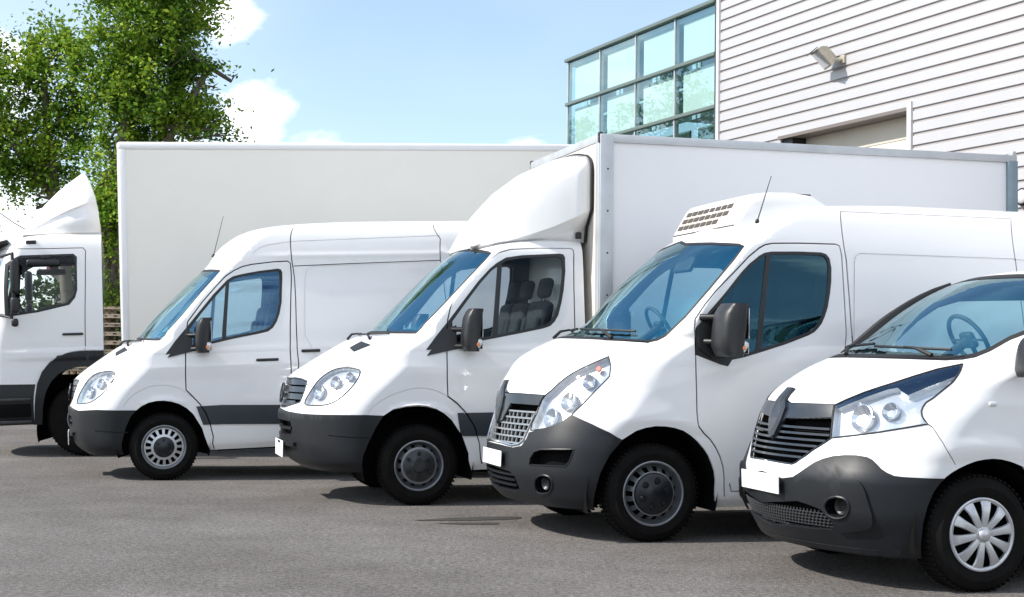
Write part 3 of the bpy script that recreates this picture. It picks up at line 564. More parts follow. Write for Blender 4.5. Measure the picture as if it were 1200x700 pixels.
    for i, (poly, s) in enumerate(regs):
        nm, oname, pn, material, off, skirt, mode = s[:7]
        if mode in ('hole', 'gap'): continue
        T = tr[lab == i + 1]
        o = make(oname, T, off, skirt, material, None, mode)
        for k, q in enumerate(o): q.parent = par(pn, k)
        made[oname] = o
        for ln, lm, lo in (s[7] if len(s) > 7 else ()):
            for k, q in enumerate(make(ln, T, lo, 0, lm, None, mode)): q.parent = o[k]
    # dark inner skin behind the panel gaps and the openings
    st = np.zeros(len(tr), bool); dp = np.zeros(len(tr), bool)
    for i, (poly, s) in enumerate(regs):
        key = s[0][0] if isinstance(s[0], tuple) else s[0]
        if isinstance(key, str) and key in see_through: st |= inside(poly, c[:, 0], c[:, 1])
        if isinstance(key, str) and key in deep: dp |= lab == i + 1
    for i, (poly, s) in enumerate(regs):
        if len(s) > 7: st |= inside(poly, c[:, 0], c[:, 1])
    make('inner_skin', tr[~st & ~dp], -.022, 0, M['liner'], bo[0], 'join')
    if dp.any(): make('grille_back', tr[dp], -.075, -.070, M['liner'], bo[0], 'join')
    # roof and tail close the shell
    top = [b.S(s, b.v1) for s in np.linspace(float(b.centre(b.v1)), b.L + b.par(b.v1)[3], 40)]
    vsx = []; fs = []
    for q in top:
        for k, w in enumerate((1, .5, 0, -.5, -1)): vsx.append((q[0], -q[1] * w, q[2] + .012 * (1 - w * w) * min(1, abs(q[1]) * 3)))
    for i in range(len(top) - 1):
        for k in range(4): fs.append((i * 5 + k, i * 5 + k + 1, (i + 1) * 5 + k + 1, (i + 1) * 5 + k))
    raw('roof', vsx, [f[::-1] for f in fs], M['paint'], root, smooth=True)
    vsx = []; fs = []
    for v in vs:
        q = b.S(b.L + b.par(v)[3], v)
        for w in (1, .5, 0, -.5, -1): vsx.append((q[0], -q[1] * w, q[2]))
    for i in range(len(vs) - 1):
        for k in range(4): fs.append((i * 5 + k, i * 5 + k + 1, (i + 1) * 5 + k + 1, (i + 1) * 5 + k))
    raw('rear_panel', vsx, fs, M['paint'], root)
    return made

def slice_s(b, w, v):
    uc, us, ws, W, Ru = [float(x) for x in b.par(v)]; w = min(abs(w), W * .9995)
    if w <= ws: return uc + (us - uc) * (w / ws) ** 2 + w
    th = math.asin((w - ws) / (W - ws)); return us + 2 * (us - uc) / ws * (w - ws) + Ru * (1 - math.cos(th)) + w
def at(b, w, v, off=0):
    """point on the front of the body at lateral w (signed), height v, in the vehicle's own axes"""
    hi = slice_s(b, w, v)
    p = b.S(hi, v); n = -b.N(max(hi, float(b.centre(v)) + .003), v); p = p + n * off
    return Vector((p[0], -p[1] * (1 if w >= 0 else -1), p[2])), Vector((n[0], -n[1] * (1 if w >= 0 else -1), n[2]))
def ats(b, s, v, off=0, side=1):
    p = b.S(s, v); n = -b.N(s, v); p = p + n * off
    return Vector((p[0], -p[1] * side, p[2])), Vector((n[0], -n[1] * side, n[2]))
def slat_on(mb, b, pts, h, d, off=0):
    """a bar of height h and depth d that follows the nose through (w, v) points"""
    rings = []
    for w, v in pts:
        p, n = at(b, w, v, off); z = Vector((0, 0, 1)); z = (z - n * z.dot(n)).normalized()
        rings.append([p + z * h / 2, p - z * h / 2, p - z * h / 2 - n * d, p + z * h / 2 - n * d])
    mb.loft(rings, smooth=False)

# ---------------------------------------------------------------- wheels (axis along y, outer face towards -y)
def wheel(root, u, w, r, width, kind, rim_r, side=1, tread=True):
    e = empty('wheel', (0, 0, 0)); e.parent = root; e.location = (u, -w * side, r)
    if side < 0: e.rotation_euler = (0, 0, math.pi)
    o = -0.0
    y0, y1 = 0.0, width
    t = MB(); rr = rim_r
    sh = .018
    t.lathe([(rr, .012), (rr + .012, .0), (rr + (r - rr) * .45, -.010), (rr + (r - rr) * .50, -.013), (rr + (r - rr) * .55, -.010), (r - .045, -.002), (r - .020, .012), (r - .006, .028), (r, .05), (r + .002, width / 2), (r, width - .05), (r - .02, width - .01), (rr + .02, width), (rr, width - .01)], 72)
    nb = 60
    for k in range(nb if tread else 0):
        a = 2 * math.pi * k / nb; R_ = Matrix.Rotation(-a, 3, 'Y')
        for yy, l in ((.035, .035), (width - .035, .035), (width * .37, .05), (width * .63, .05)):
            t.box(R_ @ Vector((r + .002, yy, 0)), (.010, l, .019), R_)
    t.build('tyre', M['tyre'], e)
    m = MB()
    if kind in ('slotted', 'dual', 'capped'):
        m.lathe([(rr + .010, .0), (rr + .012, -.006), (rr + .004, -.009), (rr - .004, -.004), (rr - .008, .010), (rr - .016, .035), (rr - .030, .055)], 64)
        disc = M['steel'] if kind != 'dual' else M['steel_dark']
        ns, r1, r2 = {'slotted': (16, .60, .86), 'capped': (15, .71, .87), 'dual': (12, .76, .90)}[kind]
        # pierced disc: ribs between the slots
        yb = .050 if kind != 'slotted' else .030
        ri, ro = rr * r1, rr * r2
        yi = {'slotted': .012, 'capped': -.005, 'dual': .0}[kind]
        m.lathe([(ro + .012, yb), (rr - .020, yb + .004)], 64)
        m.build('rim', M['steel'], e)
        d = MB()
        d.lathe([(ro, yb), (ro + .014, yb)], 64)
        for k in range(ns):
            a = 2 * math.pi * k / ns; hw = math.pi / ns * (.42 if kind == 'slotted' else .5)
            if kind == 'dual' and k % 2: hw *= 1.55
            q = []
            for rad, y in ((ri, yi), (ro + .002, yb)):
                for s in (-1, 1): q.append((rad * math.cos(a + s * hw), y, rad * math.sin(a + s * hw)))
            d.add(q + [(x, y + .012, z) for x, y, z in q], [(0, 1, 3, 2), (4, 6, 7, 5), (0, 2, 6, 4), (1, 5, 7, 3)])
        d.lathe([(ri * .80, yi - .006), (ri + .002, yi), (ri, yi + .014)], 64)
        d.build('wheel_disc', M['silver'] if kind == 'slotted' else M['steel'], e)
        b_ = MB(); b_.lathe([(0, .085), (rr - .012, .085)], 40); b_.build('brake_disc', M['liner'], e)
        if kind == 'slotted':
            h = MB(); h.lathe([(0, -.014), (ri * .35, -.014), (ri * .42, -.008), (ri * .70, -.004), (ri * .82, .004)], 48)
            for k in range(6):
                a = 2 * math.pi * (k + .5) / 6; h.lathe([(0, -.018), (.013, -.018), (.015, 0)], 8, (ri * .6 * math.cos(a), 0, ri * .6 * math.sin(a)))
            h.build('hub_cap', M['hub'], e)
        elif kind == 'capped':
            h = MB(); rc = ri * .96; h.lathe([(0, -.040), (rc * .35, -.040), (rc * .42, -.034), (rc * .80, -.030), (rc * .95, -.020), (rc, -.004)], 56)
            for k in range(6):
                a = 2 * math.pi * (k + .3) / 6; h.lathe([(0, -.046), (.02, -.044), (.026, -.03)], 10, (rc * .62 * math.cos(a), 0, rc * .62 * math.sin(a)))
            h.build('hub_cap', M['hub'], e)
        else:
            h = MB(); rc = ri * .97; h.lathe([(0, -.030), (rc * .34, -.030), (rc * .40, -.016), (rc * .5, -.008), (rc * .90, -.006), (rc, .004)], 56)
            h.build('hub_plate', M['steel_dark'], e)
            for k in range(6):
                a = 2 * math.pi * (k + .5) / 6
                g = MB(); g.lathe([(0, -.030), (.014, -.030), (.017, -.026), (.019, -.004)], 6, (rc * .70 * math.cos(a), 0, rc * .70 * math.sin(a)), smooth=False)
                g.build('wheel_nut', M['rubber'], e)
    elif kind == 'spoked':
        m.lathe([(rr + .010, .0), (rr + .010, -.008), (rr + .002, -.012), (rr - .012, -.006), (rr - .014, .01)], 72); m.build('rim', M['silver'], e)
        b_ = MB(); b_.lathe([(0, .055), (rr - .008, .055)], 40); b_.build('brake_disc', M['liner'], e)
        for k in range(10):
            a = 2 * math.pi * k / 10 + .17; R_ = Matrix.Rotation(-a, 3, 'Y')
            s_ = MB(); rings = []
            for rad, hw, y in ((.045, .020, -.022), (.085, .0225, -.026), (.13, .025, -.027), (.165, .030, -.022), (rr - .008, .038, -.008)):
                rings.append([R_ @ Vector(p) for p in ((rad, y + .012, -hw), (rad, y + .002, -hw * .8), (rad, y, 0), (rad, y + .002, hw * .8), (rad, y + .012, hw), (rad, y + .03, 0))])
            s_.loft(rings); s_.build('spoke', M['silver'], e, sharp=50)
        h = MB(); h.lathe([(0, -.042), (.026, -.041), (.034, -.034), (.036, -.024), (.05, -.02), (.062, -.010)], 40)
        h.build('hub_cap', M['silver'], e)
    return e
def wheel_well(root, u, r, w, side=1):
    m = MB(); m.lathe([(r, -w + .03), (r, -w + .42)], 24, (u, 0, .34), a0=-.25, a1=math.pi + .25)
    m.lathe([(0.001, -w + .42), (r, -w + .42)], 24, (u, 0, .34), a0=-.25, a1=math.pi + .25)
    o = m.build('wheel_well', M['liner'], root)
    o.scale = (1, side, 1)
    return o
# ---------------------------------------------------------------- shared vehicle pieces
def side_w(b, v): return float(b.par(v)[3])
def extent(b, poly, v):
    """largest |w| of an outline at height v"""
    p = np.array(poly); best = None
    for i in range(len(p)):
        (s0, v0), (s1, v1) = p[i - 1], p[i]
        if (v0 > v) != (v1 > v):
            s = s0 + (s1 - s0) * (v - v0) / (v1 - v0); best = s if best is None or s > best else best
    return 0 if best is None else float(b.S(best, v)[1])
def outline_tube(root, name, b, poly, r, material, off=0, mirror=True, drop_centre=True, n=6, closed=True):
    q = refine(poly, closed, .04); out_ = []
    for sd in ((1, -1) if mirror else (1,)):
        run = []
        for s, v in list(q) + ([q[0]] if closed else []):
            if drop_centre and s < b.centre(v) - .001:
                if len(run) > 1: out_.append((sd, run))
                run = []; continue
            pt = ats(b, s, v, off, sd)[0]
            if run and (pt - run[-1]).length > .16:
                if len(run) > 1: out_.append((sd, run))
                run = []
            run.append(pt)
        if len(run) > 1: out_.append((sd, run))
    if drop_centre and name == 'grille_frame':
        m = MB()
        for sd, run in out_: m.tube(run, r, n)
        return m.build(name, material, root)
    for sd in (1, -1):
        m = MB(); any_ = False
        for s_, run in out_:
            if s_ == sd: m.tube(run, r, n); any_ = True
        if any_: m.build(name, material, root)
def disc_at(name, p, n, r, material, parent, prof=None, seg=32):
    m = MB(); m.lathe(prof or [(0, -.004), (r * .8, -.004), (r, 0), (r, .01)], seg)
    o = m.build(name, material, parent)
    q = (-n).to_track_quat('Y', 'Z')
    o.rotation_euler = q.to_euler(); o.location = p
    return o
def side_pair(fn):
    for sd in (1, -1): fn(sd)
def handle(parent, b, u, v, L, side, material, rot=.0):
    w = side_w(b, v); y = -(w + .012) * side
    m = MB(); m.box((0, 0, 0), (L, .022, .030), bev=.010)
    for s in (-1, 1): m.box((s * (L / 2 - .02), .012 * side, 0), (.03, .03, .028), bev=.006)
    o = m.build('handle', material, parent); o.location = (u, y, v); o.rotation_euler = (0, rot, 0)
    c = MB(); n = 20
    c.lathe([(0, .0), (.026, .0), (.034, -.003)], 20)
    return o
def mirror(root, b, side, base, c, dims, arms, kind='tall', lens=None, mount=None):
    """door mirror: base plate on the door corner, two arms, bulged housing, glass, indicator"""
    mat_ = M['black']
    W = abs(base[1])
    hs = MB(); du, dw, dv = dims; rings = []
    n = 20
    for k, t in enumerate((-1, -.97, -.88, -.6, -.2, .2, .6, .86, .96, 1)):
        z = t * dv / 2; e = (1 - abs(t) ** 4) ** .5 if abs(t) < 1 else .25
        e = max(e, .45); ring = []
        lean = t * .018
        for j in range(n):
            a = 2 * math.pi * j / n; x = math.cos(a); y = math.sin(a)
            x = math.copysign(abs(x) ** .62, x); y = math.copysign(abs(y) ** .62, y)
            bul = 1.0 if x > 0 else 1.0
            ring.append(Vector((c[0] + lean + x * du / 2 * (e if x < 0 else 1) * bul, -side * (c[1] + y * dw / 2 * (.9 + .1 * e)), c[2] + z)))
        rings.append(ring)
    hs.loft(rings); h = hs.build('mirror_housing', mat_, root, sharp=60)
    g = MB(); g.box((c[0] + du / 2 + .001, -side * c[1], c[2] + dv * .12), (.006, dw * .82, dv * .58), bev=.01); g.build('mirror_glass', M['chrome'], h)
    if kind == 'tall':
        g = MB(); g.box((c[0] + du / 2 + .001, -side * c[1], c[2] - dv * .34), (.006, dw * .78, dv * .20), bev=.01); g.build('mirror_glass', M['chrome'], h)
    for a, q in arms:
        am = MB(); am.tube([(a[0], -side * a[1], a[2]), ((a[0] + q[0]) / 2 - .01, -side * (a[1] + q[1]) / 2, (a[2] + q[2]) / 2), (q[0], -side * q[1], q[2])], [.026, .022, .024], 10)
        am.build('mirror_arm', mat_, h)
    if lens:
        l = MB(); l.box((lens[0], -side * lens[1], lens[2]), (.075, .05, .085), Matrix.Rotation(.45, 3, 'Y'), bev=.02); lo = l.build('indicator', M['lampwhite'], h)
        l = MB(); l.box((lens[0], -side * (lens[1] + .012), lens[2] - .012), (.04, .04, .036), bev=.012); l.build('indicator_bulb', M['amber'], h)
    return h
def seat(root, u, w, v, bw=.46, h=.62, head=True, lean=.22, col_=None):
    m = MB(); m.box((u, -w, v), (.50, bw, .16), bev=.05); s = m.build('seat', M['seat'], root)
    R_ = Matrix.Rotation(lean, 3, 'Y')
    m = MB(); m.box(Vector((u + .24, -w, v + .06)) + R_ @ Vector((0, 0, h / 2)), (.13, bw, h), R_, bev=.055)
    for q in (-1, 1): m.box(Vector((u + .20, -w + q * bw * .40, v + .05)) + R_ @ Vector((0, 0, h * .42)), (.12, .08, h * .75), R_, bev=.035)
    m.build('backrest', M['seat'], s)
    if head:
        p = Vector((u + .24, -w, v + .06)) + R_ @ Vector((0, 0, h + .13)); m = MB(); m.box(p, (.09, .26, .19), R_, bev=.045)
        for q in (-.05, .05): m.tube([p + Vector((0, q, -.05)), p + R_ @ Vector((0, q, -.18))], .007, 6)
        m.build('headrest', M['seat'], s)
    return s
def bulkhead(root, b, u, v0, v1):
    m = MB(); r = []
    for du in (0, .03):
        vv = np.linspace(v0, v1, 14); half = [Vector((u + du, -(side_w(b, v) - .04), v)) for v in vv]
        r.append(half + [Vector((p.x, -p.y, p.z)) for p in half[::-1]])
    m.loft(r, smooth=False); m.build('bulkhead', M['trim'], root)
def cabin(root, b, v, back_u, back_v, floor_v, seats, sw, bulk=None, wmax=.86):
    m = MB(); rings = []
    for w in np.linspace(-wmax, wmax, 15):
        p, n = at(b, w, v, -.04); e = 1 - .35 * abs(w / wmax) ** 4; k = math.exp(-((w - sw[1]) / .22) ** 2) * .07
        rings.append([Vector((p.x, -w, p.z - .03)), Vector((p.x + .16, -w, p.z - .015)), Vector((back_u - .22, -w, back_v + .01 + k)), Vector((back_u - .08, -w, back_v - .0 + k)), Vector((back_u, -w, back_v - .08)), Vector((back_u - .05, -w, back_v - .42)), Vector((p.x + .05, -w, p.z - .35))])
    m.loft(rings); m.build('dashboard', M['trim'], root, sharp=35)
    m = MB(); m.box((1.12, 0, floor_v), (1.12, wmax * 2 - .02, .04)); m.build('cab_floor', M['trim'], root)
    for s in seats: seat(root, *s)
    # steering wheel
    c = Vector((sw[0], -sw[1], sw[2])); R_ = Matrix.Rotation(-.55, 3, 'Y')
    m = MB(); m.tube([c + R_ @ Vector((0, .19 * math.cos(a), .19 * math.sin(a))) for a in np.linspace(0, 2 * math.pi, 29)[:-1]], .016, 8, closed=True)
    wl_ = m.build('steering_wheel', M['trim'], root)
    m = MB(); m.box(c, (.05, .13, .12), R_, bev=.02)
    for a in (0, math.pi, -math.pi / 2): m.bar(c, c + R_ @ Vector((0, .18 * math.cos(a), .18 * math.sin(a))), .035, .016)
    m.build('steering_hub', M['trim'], wl_)
    m = MB(); m.tube([c + R_ @ Vector((-.02, 0, 0)), c + R_ @ Vector((-.34, 0, -.02))], .035, 8); m.build('steering_column', M['trim'], root)
    if bulk: bulkhead(root, b, *bulk)
def wiper(root, b, pts, pivot=None):
    """pts: (w, v) along the blade"""
    m = MB(); q = [at(b, w, v, .020)[0] for w, v in pts]; m.tube(q, .010, 6); o = m.build('wiper', M['rubber'], root)
    m = MB()
    if pivot: a = at(b, *pivot, .01)[0]; mid = q[len(q) // 2]; m.tube([a, (a + mid) / 2 + Vector((-.02, 0, .02)), mid + Vector((-.01, 0, .005))], [.014, .011, .008], 6)
    m.build('wiper_arm', M['rubber'], o)
def underbody(root, L, W, v0=.30, wells=((0, .5),), h=.14):
    m = MB(); m.box(((L - .7) / 2, 0, v0 + h / 2), (L + .55, 1.02, h)); m.box((-.30, 0, .64), (.72, 1.0, .66)); m.box((-.54, 0, .58), (.05, 1.34, .58))
    us = [-.55] + [q for u, r in wells for q in (u - r, u + r)] + [L - .03]
    for i in range(0, len(us) - 1, 2):
        if us[i + 1] - us[i] > .15: m.box(((us[i] + us[i + 1]) / 2, 0, v0 + h / 2 + .012), (us[i + 1] - us[i] - .02, 2 * W - .10, h - .02))
    m.tube([(-.1, -.75, .36), (-.1, .75, .36)], .04, 8); m.tube([(.6, -.2, .27), (2.4, -.25, .27)], .045, 8)
    m.build('underbody', M['liner'], root)
def plate(root, b, v, wd=.52, h=.115, off=.012, w0=0, tilt=None):
    p, n = at(b, w0, v, off); m = MB(); m.box((0, 0, 0), (.008, wd, h), bev=.003)
    o = m.build('number_plate', M['plate'], root); o.location = p + Vector((-.004, 0, 0)); o.rotation_euler = (0, math.atan2(n.z, -n.x) if tilt is None else tilt, 0)
    return o
def antenna(root, p, tip):
    m = MB(); m.tube([p, Vector(p) + (Vector(tip) - Vector(p)) * .08], [.022, .012], 8); a = m.build('antenna', M['black'], root)
    m = MB(); m.tube([p, tip], [.005, .0028], 6); m.build('antenna_rod', M['black'], a)

PAINT, BUM, BLK, RUB = M['paint'], M['bumper'], M['black'], M['rubber']

def roundnose_front(root, b, O, k, made):
    """grille slats, emblem, lamps, plate shared by the two rounded-nose vans; k is the size factor"""
    g = O['grille']; vt, vb = max(p[1] for p in g), min(p[1] for p in g)
    gr = MB()
    for i in range(4):
        v = vb + (vt - vb) * (.18 + .235 * i); e = extent(b, g, v) - .01; m = MB()
        slat_on(m, b, [(w, v) for w in np.linspace(-e, e, 13)], .052 * k, .04, -.002)
        m.build('grille_slat', M['bar'], root)
    outline_tube(root, 'grille_frame', b, g, .008, M['bar'], -.002)
    p, n = at(b, 0, vb + (vt - vb) * .50, .02)
    ring = MB(); r = .088 * k; R_ = n.to_track_quat('X', 'Z').to_matrix()
    ring.tube([p + R_ @ Vector((0, r * math.cos(a), r * math.sin(a))) for a in np.linspace(0, 2 * math.pi, 25)[:-1]], .009, 6, closed=True)
    for a in (math.pi / 2, math.pi * 7 / 6, -math.pi / 6): ring.tube([p, p + R_ @ Vector((0, r * math.cos(a), r * math.sin(a)))], [.016, .005], 6)
    ring.build('star_emblem', M['steel_dark'], root)
    for sd in (1, -1):
        hl = made['headlight'][0 if sd == 1 else 1]
        for (s, v), rr in zip(O['pt_lamp'], (.062, .052, .035)):
            p, n = ats(b, s, v, -.012, sd); n = (n + Vector((-.5, 0, 0))).normalized()
            disc_at('lamp_bowl', p, n, rr * k, M['chrome'], hl, [(0, .035), (rr * .35 * k, .030), (rr * .75 * k, .012), (rr * k, -.002), (rr * 1.08 * k, .0), (rr * 1.08 * k, .02)])
    outline_tube(root, 'headlight_seal', b, O['headlight'], .005, RUB, .001, drop_centre=False)

def build_roundnose(root, b, O, k, kind):
    spec = [
        (O['door_seam'] + O['door_front'][::-1], 'door', None, PAINT, 0, .02, 'pair'),
        ('hood', 'hood', None, PAINT, 0, .02, 'join'),
        ('strip', 'side_strip', None, M['strip'], .012, .02, 'pair'),
        ('bumper', 'bumper', None, BUM, .010, .03, 'join'),
        ('intake', 'air_intake', None, None, 0, 0, 'hole'),
        ('sill', 'sill', None, PAINT, -.012, .03, 'pair'),
        ('grille', 'grille', None, None, 0, 0, 'hole'),
        (('windscreen', .022), 'windscreen_seal', None, RUB, .001, .01, 'join'),
        ('windscreen', 'windscreen', None, M['screen'], -.002, 0, 'join'),
        ('headlight', 'headlight', None, M['reflector'], -.045, -.042, 'pair', [('lens', M['lens'], 0)]),
        ('vent', 'hood_vent', 'hood', BLK, .002, .01, 'pair'),
        ('frame', 'window_frame', 'door', M['black'], .003, .02, 'pair'),
        ('window', 'window', 'door', M['window_clear'] if kind == 'chassis' else M['window'], -.006, 0, 'pair'),
        ('divider', 'window_divider', 'door', BLK, .003, .02, 'pair'),
    ]
    if kind == 'panel': spec.append(('rear_arch', 'rear_arch', None, None, 0, 0, 'hole'))
    spec.append(('arch', 'arch', None, None, 0, 0, 'hole'))
    seams = [('hood', .009), ('door_seam', .012), ('door_front', .012)]
    if kind == 'panel': seams += [('cargo_seam', .011), ('rail', .009)]
    made = panels(root, b, O, spec, seams, ('windscreen', 'window', 'arch', 'rear_arch', 'frame'), ('grille', 'intake'), (('flare_line', .009, 'paint'), ('bumper_line', .009, 'bumper')) + ((('press', .013, 'paint'), ('press_roof', .011, 'paint')) if kind == 'panel' else ()))
    roundnose_front(root, b, O, k, made)
    # hood lines, lip over the plate, bumper step
    for v, w in ((.655, .40), ): pass
    m = MB(); slat_on(m, b, [(w, .52 * k + .0) for w in np.linspace(-.46 * k, .46 * k, 15)], .035, .05, .035); m.build('bumper_lip', BUM, root)
    m = MB(); slat_on(m, b, [(w, .655 * k) for w in np.linspace(-.36 * k, .36 * k, 15)], .02, .03, .0); m.build('intake_bar', BLK, root)
    plate(root, b, .475 * k, .52 * k, .15 * k, .040, tilt=0.0)
    for sd in (1, -1):
        p, n = ats(b, *O['pt_fog'][0], .004, sd); disc_at('fog_lamp_cover', p, n, .045 * k, BUM, root)
        d = made['door'][0 if sd == 1 else 1]
        handle(d, b, 1.135 * k if kind == 'panel' else 1.2, 1.265 * k, .235, sd, BLK)
        B = lambda u, w, v: (u * k, w * k, v * k)
        W = side_w(b, 1.5 * k)
        mirror(d, b, sd, (.27 * k, W, 1.5 * k), B(.435, 1.095, 1.555), (.165 * k, .215 * k, .38 * k),
               [(B(.255, .925, 1.56), B(.41, 1.02, 1.56)), (B(.27, .93, 1.41), B(.41, 1.02, 1.41))], lens=B(.475, 1.17, 1.44))
        m = MB(); m.loft([[Vector((u * k, -sd * (side_w(b, v * k) + o_), v * k)) for u, v in ((.06, 1.325), (.24, 1.56), (.33, 1.60), (.33, 1.385))] for o_ in (-.004, .016)], smooth=False)
        m.build('mirror_base', BLK, d)
    cabin(root, b, 1.47 * k, .46 * k, 1.34 * k, .62 * k,
          [(.88 * k, .50 * k, 1.08 * k, .48, .72), (.88 * k, -.10 * k, 1.08 * k, .42, .72), (.88 * k, -.55 * k, 1.08 * k, .42, .72)], (.62 * k, -.48 * k, 1.47 * k), wmax=.86 * k)
    vw = 1.495 * k
    wiper(root, b, [(w, vw + .012 * abs(w)) for w in np.linspace(.62 * k, .02, 9)], (.50 * k, vw - .03)); wiper(root, b, [(w, vw + .01) for w in np.linspace(-.02, -.66 * k, 9)], (-.12, vw - .03))
    return made
# ---------------------------------------------------------------- the vehicles
def place(name, o, yaw, pitch, label, cat, group='white delivery vehicles parked side by side'):
    return empty(name, o, D2R(yaw), label, cat, group, -D2R(pitch))

# --- high-roof panel van, second from the left
def v_panel():
    b = Body(T_PANEL, 5.6, fx_panel); O = OUT['panel']
    r = place('panel_van', (-3.805, 15.981, 0), 16, 2.7, 'high-roof white panel van with dark side strip, between the lorry and the box truck', 'van')
    k = .952; build_roundnose(r, b, O, k, 'panel')
    for sd in (1, -1):
        wheel(r, 0, .945, .342, .21, 'slotted', .215, sd); wheel_well(r, 0, .47, .95, sd)
        wheel(r, 3.66, .945, .342, .21, 'slotted', .215, sd).location.z = .342 - .165; wheel_well(r, 3.665, .46, .95, sd)
        w = side_w(b, 1.28); m = MB(); m.box((0, 0, 0), (.20, .022, .030), bev=.01); h = m.build('cargo_handle', BLK, r); h.location = (1.54, -sd * (w + .012), 1.285)
    underbody(r, 5.6, .93, wells=((0, .47), (3.66, .46)))
    bulkhead(r, b, 1.46, .5, 2.6)
    antenna(r, at(b, 0, 2.345)[0], Vector((.745, 0, 2.80)))
    m = MB()
    for sd in (1, -1): m.box((5.61, -sd * .83, 1.3), (.03, .14, .5), bev=.01)
    m.build('tail_lamps', M['orange'], r)

# --- box truck with cab
def v_chassis():
    b = Body(T_CHASSIS, 1.55, fx_chassis); O = OUT['chassis']
    r = place('box_truck', (-1.069, 13.889, 0), 16, .3, 'box truck with rounded roof deflector and tall white cargo box, middle of the row', 'truck')
    k = 1.0; build_roundnose(r, b, O, k, 'chassis')
    for sd in (1, -1):
        wheel(r, 0, .975, .352, .215, 'dual', .212, sd); wheel_well(r, 0, .5, .99, sd)
        wheel(r, 3.70, 1.0, .352, .40, 'dual', .212, sd, tread=False)
    underbody(r, 1.55, .95, wells=((0, .5),))
    m = MB()
    for s in (-1, 1): m.box((3.6, s * .42, .66), (4.9, .09, .22))
    for u in (1.9, 3.0, 4.2, 5.4): m.box((u, 0, .68), (.08, .8, .12))
    m.box((2.4, -.75, .62), (.8, .36, .36)); m.build('chassis_frame', M['liner'], r)
    # roof deflector
    U = [.59, .64, .73, .86, 1.04, 1.26, 1.46, 1.60]; Z = [2.335, 2.43, 2.58, 2.76, 2.965, 3.13, 3.225, 3.262]
    WW = [.46, .56, .66, .745, .83, .895, .935, .95]; ZC = [2.325, 2.335, 2.355, 2.38, 2.43, 2.51, 2.60, 2.675]
    rings = []
    for u, z, w, zc in zip(U, Z, WW, ZC):
        h = z - zc; wi = w * (.97 - .10 * min(1, max(0, (u - .8) / .8))); ring = []
        for a in np.linspace(0, 1, 9): x = w * .80 * a; ring.append((x, z - h * .10 * a ** 3))
        for a in np.linspace(.12, 1, 7): th = a * math.pi / 2; ring.append((w * .80 + w * .20 * math.sin(th), z - h * .10 - h * .26 * (1 - math.cos(th))))
        ring += [(w, z - h * .6), (w, z - h * .85), (w * .998, zc + .01), (wi * .97, (zc + 2.36) / 2 + .01), (wi * .93, min(zc, 2.40) - .012)]
        near = [Vector((u, -x, zz)) for x, zz in ring]; far = [Vector((u, x, zz)) for x, zz in ring[1:]]
        rings.append(near[::-1] + far)
    m = MB(); n = len(rings[0]); vs = [p for q in rings for p in q]
    fs = [(i * n + k_, i * n + k_ + 1, (i + 1) * n + k_ + 1, (i + 1) * n + k_) for i in range(len(rings) - 1) for k_ in range(n - 1)]
    m.add(vs, fs, True); o = m.build('roof_deflector', PAINT, r, sharp=28)
    so = o.modifiers.new('s', 'SOLIDIFY'); so.thickness = .02; so.offset = -1
    m = MB(); m.tube([Vector((p.x + .004, p.y, p.z)) for p in rings[-1]], .012, 6); m.build('deflector_edge', RUB, o)
    m = MB(); m.box((1.53, -.80, 2.45), (.05, .05, .06), bev=.01); m.build('deflector_bracket', BLK, o)
    # cargo box
    x0, x1, W, z0, z1 = 1.63, 6.03, 1.1, .92, 3.36
    bx = empty('cargo_box', (0, 0, 0)); bx.parent = r
    m = MB(); m.box(((x0 + x1) / 2, 0, (z0 + z1) / 2), (x1 - x0 - .06, 2 * W - .03, z1 - z0 - .04)); m.build('box_side', M['boxwall'], bx)
    m = MB(); m.box((x0 + .012, 0, (z0 + z1) / 2 - .02), (.03, 2 * W - .14, z1 - z0 - .1)); m.build('box_front', M['boxfront'], bx)
    for sd in (1, -1):
        m = MB(); m.box((x0 + .065, -sd * (W - .005), (z0 + z1) / 2), (.13, .035, z1 - z0), bev=.006); m.box((x0 + .005, -sd * (W - .045), (z0 + z1) / 2), (.03, .09, z1 - z0 - .01), bev=.006)
        c = m.build('corner_post', M['alu'], bx)
        rv = MB()
        for z in np.arange(z0 + .2, z1 - .1, .385): rv.lathe([(0, -.008), (.007, -.006), (.010, 0)], 8, (x0 + .075, -sd * (W + .012) if sd == 1 else W + .012, z))
        rv.build('rivets', M['steel_dark'], c)
        m = MB(); m.box(((x0 + x1) / 2, -sd * (W - .006), z1 - .03), (x1 - x0 - .004, .034, .075), bev=.006); m.build('top_rail', M['alu'], bx)
        m = MB(); m.box(((x0 + x1) / 2, -sd * (W - .004), z0 + .03), (x1 - x0 - .004, .034, .11), bev=.006); m.build('bottom_rail', M['alu'], bx)
        m = MB(); m.box((x1 - .055, -sd * (W - .003), (z0 + z1) / 2 - .02), (.115, .046, z1 - z0 - .06), bev=.006); m.build('rear_post', M['alu_dark'], bx)
        m = MB(); m.box((x1 - .03, -sd * (W - .03), z1 + .02), (.05, .07, .06), bev=.01); m.build('post_cap', M['alu'], bx)
        m = MB(); m.box((x0 + .01, -sd * (W - .02), z1 - .03), (.04, .05, .11), bev=.01); m.build('corner_cap', BLK, bx)
    m = MB(); m.box((x0 + .006, 0, z1 - .03), (.034, 2 * W - .1, .075), bev=.006); m.box(((x0 + x1) / 2, 0, z1 - .002), (x1 - x0 - .02, 2 * W - .05, .02)); m.build('front_rail', M['alu'], bx)
    m = MB(); m.box((x1 - .02, 0, z0 + .04), (.05, 2 * W - .1, .12)); m.box((x1 + .3, 0, .55), (.06, 1.9, .10)); m.build('rear_bar', M['alu_dark'], bx)

